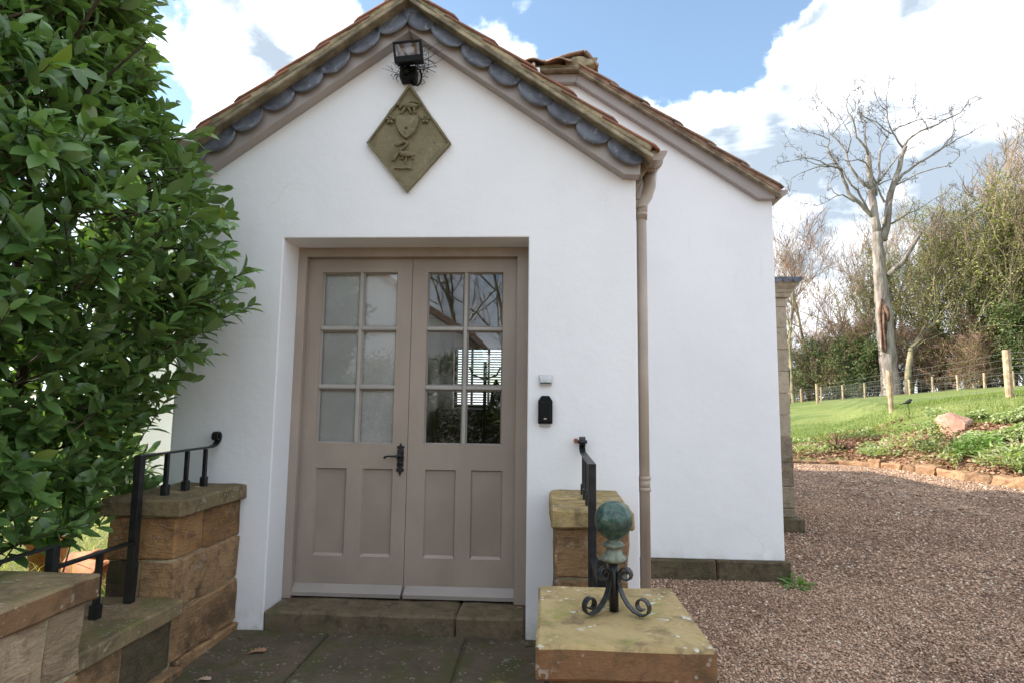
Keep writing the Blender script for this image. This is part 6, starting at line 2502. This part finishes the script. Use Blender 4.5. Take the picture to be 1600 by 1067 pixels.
def turn_scar(mbx):
    """set the wound on the side of the trunk towards the house"""
    a = math.radians(-31)
    v_ = []
    for x, y, z in mbx.v:
        x = (x - 0.02) * 0.72
        y = y + 0.02
        v_.append((-0.20 + x * math.cos(a) - y * math.sin(a) * 1.0, x * math.sin(a) + y * math.cos(a), z * 1.0 + 0.45))
    mbx.v = v_


# rotten split: ragged lips round a dark hollow on the near side of the trunk
mb = MB()
n = 22
lip = []
for k in range(n):
    a = 2 * PI * k / n
    x = -0.10 + 0.27 * math.cos(a) * (1 + 0.25 * math.sin(3 * a + 1))
    z = 4.6 + 1.95 * math.sin(a) * (1 + 0.08 * math.sin(5 * a))
    lip.append((x, z))
vs = [(x * 1.25, -0.53 - 0.06 * mnoise.noise(Vector((x * 5, z, 0))), z) for x, z in lip] + [(x, -0.69 - 0.06 * mnoise.noise(Vector((x * 5, z, 9))), z) for x, z in lip] + [(-0.10 + (x + 0.10) * 0.65, -0.63, 4.6 + (z - 4.6) * 0.85) for x, z in lip] + [(-0.10, -0.57, 4.6)]
fs = []
for k in range(n):
    j = (k + 1) % n
    fs += [(k, j, n + j, n + k), (n + k, n + j, 2 * n + j, 2 * n + k), (2 * n + k, 2 * n + j, 3 * n)]
mb.add(vs, fs)
turn_scar(mb)
obj_local('rotten_split', mb, M_scar)
mb = MB()
mb.tube([(0.12, -0.67, 6.1), (0.30, -0.77, 5.75), (0.42, -0.73, 5.35), (0.36, -0.65, 4.9)], [0.14, 0.20, 0.17, 0.08], 9)
mb.tube([(0.02, -0.71, 5.6), (-0.02, -0.77, 4.6), (0.05, -0.75, 3.4), (0.0, -0.67, 2.7)], [0.10, 0.13, 0.12, 0.05], 8)
turn_scar(mb)
obj_local('torn_wood', mb, M_scar)

# ================================================================== behind the camera: what the glass mirrors
plant_tree('bare', (-1.2, -25.0, GZ - 0.1), 0.80, 0.4, 'bare tree behind the viewer mirrored in the right-hand door panes', None, 0)
plant_tree('bare', (1.2, -29.0, GZ - 0.1), 0.95, 2.0, 'taller bare tree further behind the viewer, mirrored faintly in the glass', None, 1)
plant_tree('bare', (-4.6, -31.0, GZ - 0.1), 0.98, 3.0, 'bare tree beyond the white outbuilding, mirrored in the glass', None, 2)
for k in range(7):
    plant_tree('dark', (-7.5 + 1.9 * k, -12.5 - 0.3 * (k % 2), GZ - 0.6), 0.40, k * 1.3, '%s low dark evergreen shrub of the clipped row behind the viewer' % ORD[k], 'row of low shrubs behind the viewer', k)
ob = thing('outbuilding', 'white gabled outbuilding with a dark tiled roof, mirrored in the door glass', 'outbuilding', (-5.4, -16.5, GZ))
mb = MB()
mb.prism([(-8.6, GZ), (-2.4, GZ), (-2.4, 3.2), (-5.5, 5.2), (-8.6, 3.2)], -19.0, -14.2)
obj('wall', mb, M_white, ob)
for s in (1, -1):
    mb = MB()
    X = lambda x: -5.5 + s * x
    poly = [(X(0), 5.22), (X(3.4), 3.05), (X(3.4), 3.25), (X(0), 5.45)]
    mb.prism(poly if s > 0 else poly[::-1], -19.2, -14.0)
    obj('roof', mb, M_tileold, ob)

# ================================================================== stuff on the ground
# pebbles of the drive
pv = np.array([(1, 0, 0), (0, 1, 0), (-1, 0, 0), (0, -1, 0), (0, 0, 0.75), (0, 0, -0.6)], float)
pf = np.array([(0, 1, 4), (1, 2, 4), (2, 3, 4), (3, 0, 4), (1, 0, 5), (2, 1, 5), (3, 2, 5), (0, 3, 5)])


def pebbles(n, d0, d1, b0, b1, s0, s1):
    d = np.sqrt(rng.uniform(d0 ** 2, d1 ** 2, n))
    b = rng.uniform(b0, b1, n)
    x = np.sin(np.radians(b)) * d
    y = CAM.y + np.cos(np.radians(b)) * d
    m_ = ~((x < HXR + 0.05) & (y > HY - 0.04)) & ~((x < 0.52) & (y > -0.02)) & ~((x < 0.40) & (y < 0.1)) & ~((x < 2.75) & (y > 3.3)) & (d < np.interp(b, _kb, _kd) - 0.1)
    x, y = x[m_], y[m_]
    n = len(x)
    sz = rng.uniform(s0, s1, n) * rng.choice([0.8, 1, 1, 1.35], n)
    X, Yv, Zv = rand_frames(n, sz, 0.5)
    P = np.stack([x, y, GZ + sz * rng.uniform(0.0, 0.55, n)], 1)
    Yv *= rng.uniform(0.6, 0.95, n)[:, None]
    Zv *= rng.uniform(0.5, 0.9, n)[:, None]
    return P, X, Yv, Zv


parts = [pebbles(62000, 2.6, 5.4, 4, 50, 0.0055, 0.0105), pebbles(36000, 5.4, 9.5, 8, 46, 0.008, 0.015), pebbles(14000, 9.5, 16, 12, 44, 0.012, 0.022)]
P, X, Yv, Zv = (np.concatenate([p[k] for p in parts]) for k in range(4))
V, F = scatter(pv, pf, P, X, Yv, Zv)
patch = np.array([mnoise.noise(Vector((p[0] * 1.1, p[1] * 1.1, 4))) for p in P[::1]])
tt = np.clip(rng.beta(1.6, 2.6, len(P)) + 0.25 * patch - 0.02, 0, 0.8)
tt = np.where(rng.uniform(0, 1, len(P)) < 0.06, 0.95, tt)
link('gravel_stones', arr_mesh('gravel_stones', V, F, M_peb, np.repeat(tt, 6)), kind='stuff')


def litter(n, P, size, name, tlo=0.0, thi=1.0, mat=None, tilt=0.45):
    vv, ff = leaf_template(4, 0.5, 0.35, 0.7)
    X, Yv, Zv = rand_frames(n, size, tilt)
    V, F = scatter(vv, ff, P, X, Yv, Zv)
    return arr_mesh(name, V, F, mat or M_litter, np.repeat(rng.uniform(tlo, thi, n), len(vv)))


n = 9000
b = rng.uniform(17, 48, n)
kd = np.interp(b, _kb, _kd)
d = kd + rng.uniform(0.1, 3.0, n)
P = xyz(b, d, 0.02)
link('leaf_litter', litter(n, P, rng.uniform(0.05, 0.11, n), 'leaf_litter'), kind='stuff')
n = 1300
dd_ = np.sqrt(rng.uniform(3.0 ** 2, 15 ** 2, n))
b = rng.uniform(8, 46, n)
x = np.sin(np.radians(b)) * dd_
y = CAM.y + np.cos(np.radians(b)) * dd_
m_ = ~((x < HXR + 0.1) & (y > HY - 0.05)) & ~((x < 2.8) & (y > 3.3)) & (dd_ < np.interp(b, _kb, _kd) - 0.3) & ~((x < 0.6) & (y > -0.1)) & (x > 0.5)
x, y = x[m_], y[m_]
n = len(x)
P = np.stack([x, y, np.full(n, GZ + 0.008)], 1)
link('scattered_leaves', litter(n, P, rng.uniform(0.018, 0.05, n), 'scattered_leaves', 0, 0.75, None, 0.3), kind='stuff')

# single fallen leaves one can point at
def oak_leaf(name, loc, s, rz, tint, label, kindm=None):
    half = [(0.0, 0.02), (0.15, 0.05), (0.22, 0.17), (0.30, 0.08), (0.42, 0.24), (0.50, 0.10), (0.62, 0.26), (0.72, 0.11), (0.85, 0.16), (1.0, 0.0)]
    mb = MB()
    vs = [(x, 0, 0.04 * math.sin(x * 3)) for x, w in half] + [(x, w, 0.10 * w + 0.06 * math.sin(x * 4) + 0.12 * x * x) for x, w in half] + [(x, -w, 0.25 * w + 0.05 * math.sin(x * 5)) for x, w in half]
    n = len(half)
    fs = []
    for i in range(n - 1):
        fs += [(i, i + 1, n + i + 1, n + i), (i + 1, i, 2 * n + i, 2 * n + i + 1)]
    mb.add(vs, fs)
    mb.tube([(-0.22, 0.03, 0.03), (0, 0, 0.0)], 0.012, 4)
    me = mb.mesh(name, M_litter, True, np.full(len(mb.v), tint))
    o = link(name, me, label=label, cat='leaf')
    o.location = loc
    o.scale = (s, s, s)
    o.rotation_euler = (0.1, -0.05, rz)
    return o


oak_leaf('fallen_leaf', (-1.42, -0.33, PZ + 0.008), 0.085, 0.5, 0.75, 'curled pinkish oak leaf lying on the mossy paving near the left wall')
oak_leaf('fallen_leaf', (-1.54, -0.15, PZ + 0.008), 0.035, 2.5, 0.35, 'small orange leaf scrap on the paving at the foot of the left wall')
oak_leaf('fallen_leaf', (-1.50, -0.62, PZ + 0.008), 0.06, 0.2, 0.95, 'pale shrivelled leaf on the paving at the picture bottom, beside the left wall')
oak_leaf('fallen_leaf', (-1.41, 0.16, 0.004), 0.05, 3.0, 0.15, 'dark leaf in the left corner of the doorstep')
oak_leaf('fallen_leaf', (-0.20, 0.15, 0.004), 0.05, 1.9, 0.25, 'brown leaf in the right corner of the doorstep')
oak_leaf('fallen_leaf', (-0.155, 0.12, 0.006), 0.04, 0.4, 0.5, 'crumpled leaf heap edge against the right door jamb')
oak_leaf('fallen_leaf', (-0.60, 0.16, 0.004), 0.035, 0.9, 0.2, 'tiny dark leaf on the doorstep below the meeting of the doors')
oak_leaf('fallen_leaf', (-0.06, -0.10, PZ + 0.006), 0.05, 4.0, 0.15, 'dark leaf on the paving beside the ochre pier')
oak_leaf('fallen_leaf', (2.03, 0.02, GZ + 0.02), 0.075, 0.4, 0.85, 'pinkish leaf on the gravel at the lower right edge of the drive')
oak_leaf('fallen_leaf', (2.14, 0.04, GZ + 0.02), 0.07, 2.2, 0.9, 'second pinkish leaf touching its neighbour at the lower right of the drive')
oak_leaf('fallen_leaf', (1.10, -0.05, GZ + 0.02), 0.05, 1.2, 0.30, 'rust brown leaf on the gravel right of the ochre pier')
oak_leaf('fallen_leaf', (2.45, 1.25, GZ + 0.02), 0.04, 1.0, 0.99, 'small yellow leaf on the gravel right of the house corner')


def tuft(name, loc, n, size, mat, label, cat='plant', up=0.7, stations=4, tm=0.5, wid=0.34, stuff=False, spread=0.5, hgt=0.3, group=None):
    a = rng.uniform(0, 2 * PI, n)
    r_ = np.sqrt(rng.uniform(0, 1, n)) * spread
    h = rng.uniform(0, 1, n) * hgt * (1 - (r_ / spread) ** 2 * 0.7)
    P = np.stack([np.cos(a) * r_, np.sin(a) * r_, h], 1)
    vv, ff = leaf_template(stations, 0.35, 0.3, wid)
    X = norm(np.stack([np.cos(a) + rng.normal(0, 0.7, n), np.sin(a) + rng.normal(0, 0.7, n), up + rng.normal(0, 0.35, n)], 1))
    N_ = np.stack([rng.normal(0, 0.4, n), rng.normal(0, 0.4, n), np.ones(n)], 1)
    N_ = norm(N_ - X * (N_ * X).sum(1)[:, None])
    Y_ = np.cross(N_, X)
    s_ = (rng.uniform(0.6, 1.2, n) * size)[:, None]
    V, F = scatter(vv, ff, P, X * s_, Y_ * s_, N_ * s_)
    me = arr_mesh(name, V, F, mat, np.repeat(np.clip(rng.normal(tm, 0.25, n), 0, 1), len(vv)))
    o = link(name, me, label=label, cat=cat, group=group)
    o.location = loc
    return o


tuft('weed', (1.84, 1.36, GZ), 70, 0.085, M_weed, 'bright green weed growing from the gravel at the house corner', up=0.5, spread=0.08, hgt=0.03, wid=0.22)


def onbank(b, t_):
    kd = float(np.interp(b, _kb, _kd))
    ed = max(float(np.interp(b, TA[:, 0], TA[:, 2])), kd + 1.6)
    d = kd + (ed - kd) * t_
    x, y = polar(b, d)
    return (x, y, terr(b, d) - 0.01)


for b, t_, n, sz, sp_, hg, mt, lab in (
    (22.6, 0.35, 240, 0.10, 0.55, 0.22, M_plantleaf, 'low grey-green plant beside the brick-red edging nearest the stone pier'),
    (24.0, 0.45, 240, 0.10, 0.60, 0.22, M_plantleaf, 'spreading pale green plant left of the reddish twiggy shrub'),
    (26.9, 0.80, 240, 0.10, 0.38, 0.30, M_dkleaf, 'small dark green plant at the lawn edge, left of the boulder'),
    (28.3, 0.28, 300, 0.10, 0.50, 0.18, M_plantleaf, 'flat green plant just above the edging stones below the blackbird'),
    (30.3, 0.45, 340, 0.12, 0.62, 0.42, M_plantleaf, 'bright light-green leafy plant on the bank below the blackbird'),
    (32.6, 0.40, 380, 0.12, 0.60, 0.42, M_dkleaf, 'dark green leafy plant on the bank below the boulder'),
    (34.7, 0.36, 520, 0.13, 0.46, 0.40, M_weed, 'upright fresh green plant right of the boulder'),
    (36.7, 0.22, 650, 0.12, 0.62, 0.45, M_plantleaf, 'tall light-green plant at the right-hand edge, just above the edging'),
):
    tuft('bank_plant', onbank(b, t_), n, sz, mt, lab, up=0.9, spread=sp_, hgt=hg)
# twiggy shrub
mb = MB()
x, y, z = onbank(25.2, 0.45)
for k in range(60):
    a = random.uniform(0, 6.28)
    e = random.uniform(0.3, 1.3)
    L = random.uniform(0.25, 0.7)
    mb.tube([(x, y, z), (x + L * 0.5 * math.cos(a) * math.cos(e), y + L * 0.5 * math.sin(a) * math.cos(e), z + L * 0.5 * math.sin(e)), (x + L * math.cos(a + 0.3) * math.cos(e), y + L * math.sin(a + 0.3) * math.cos(e), z + L * math.sin(e) * 0.95)], [0.010, 0.008, 0.004], 3, False)
tag_root(obj('twiggy_shrub', mb, M_scar, label='small dark reddish twiggy shrub on the bank near the stone pier', cat='shrub'), (x, y, z))

# ivy covering the bank at the right
n = 16000
b = np.clip(rng.normal(35.8, 1.9, n), 31.5, 46)
kd = np.interp(b, _kb, _kd)
t_ = np.clip(rng.uniform(0.05, 1.05, n), 0, 1.1)
d = kd + t_ * 3.4
P = xyz(b, d, 0.0)
w = np.array([mnoise.noise(Vector((p[0] * 1.3, p[1] * 1.3, 2))) for p in P])
m_ = w > 0.10 + 0.02 * np.abs(b - 35.6) - 0.0
P, w = P[m_], w[m_]
n = len(P)
P[:, 2] += rng.uniform(0.02, 0.14, n) + np.clip(w, 0, 1) * 0.28
link('ivy_ground_cover', litter(n, P, rng.uniform(0.045, 0.09, n), 'ivy_ground_cover', 0.1, 1.0, M_plantleaf, 0.8), kind='stuff')
n = 7000
b = rng.uniform(18, 32, n)
kd = np.interp(b, _kb, _kd)
d = kd + rng.uniform(0.1, 2.6, n)
P = xyz(b, d, 0.02)
w = np.array([mnoise.noise(Vector((p[0] * 1.6, p[1] * 1.6, 8))) for p in P])
m_ = w > 0.34
P = P[m_]
n = len(P)
P[:, 2] += rng.uniform(0.0, 0.12, n)
link('low_weeds', litter(n, P, rng.uniform(0.04, 0.09, n), 'low_weeds', 0.0, 0.9, M_plantleaf, 0.8), kind='stuff')

# grass blades on the near part of the lawn
n = 26000
b = rng.uniform(17, 44, n)
kd = np.interp(b, _kb, _kd)
ed = np.maximum(np.interp(b, TA[:, 0], TA[:, 2]), kd + 1.6)
d = ed - 0.3 + 9 * rng.uniform(0, 1, n) ** 1.7
P = xyz(b, d, 0.03)
ln = rng.uniform(0.03, 0.085, n) * np.where(rng.uniform(0, 1, n) < 0.1, 1.8, 1)
a = rng.uniform(0, 2 * PI, n)
elv = rng.uniform(0.5, 1.4, n)
X = np.stack([np.cos(a) * np.cos(elv), np.sin(a) * np.cos(elv), np.sin(elv)], 1)
Yv = np.stack([-np.sin(a), np.cos(a), np.zeros(n)], 1)
Zv = np.cross(X, Yv)
V, F = scatter(bv, bf, P, X * ln[:, None], Yv * 0.012, Zv * ln[:, None])
link('lawn_blades', arr_mesh('lawn_blades', V, F, M_grassblade, np.repeat(rng.uniform(0, 1, n), 6)), kind='stuff')
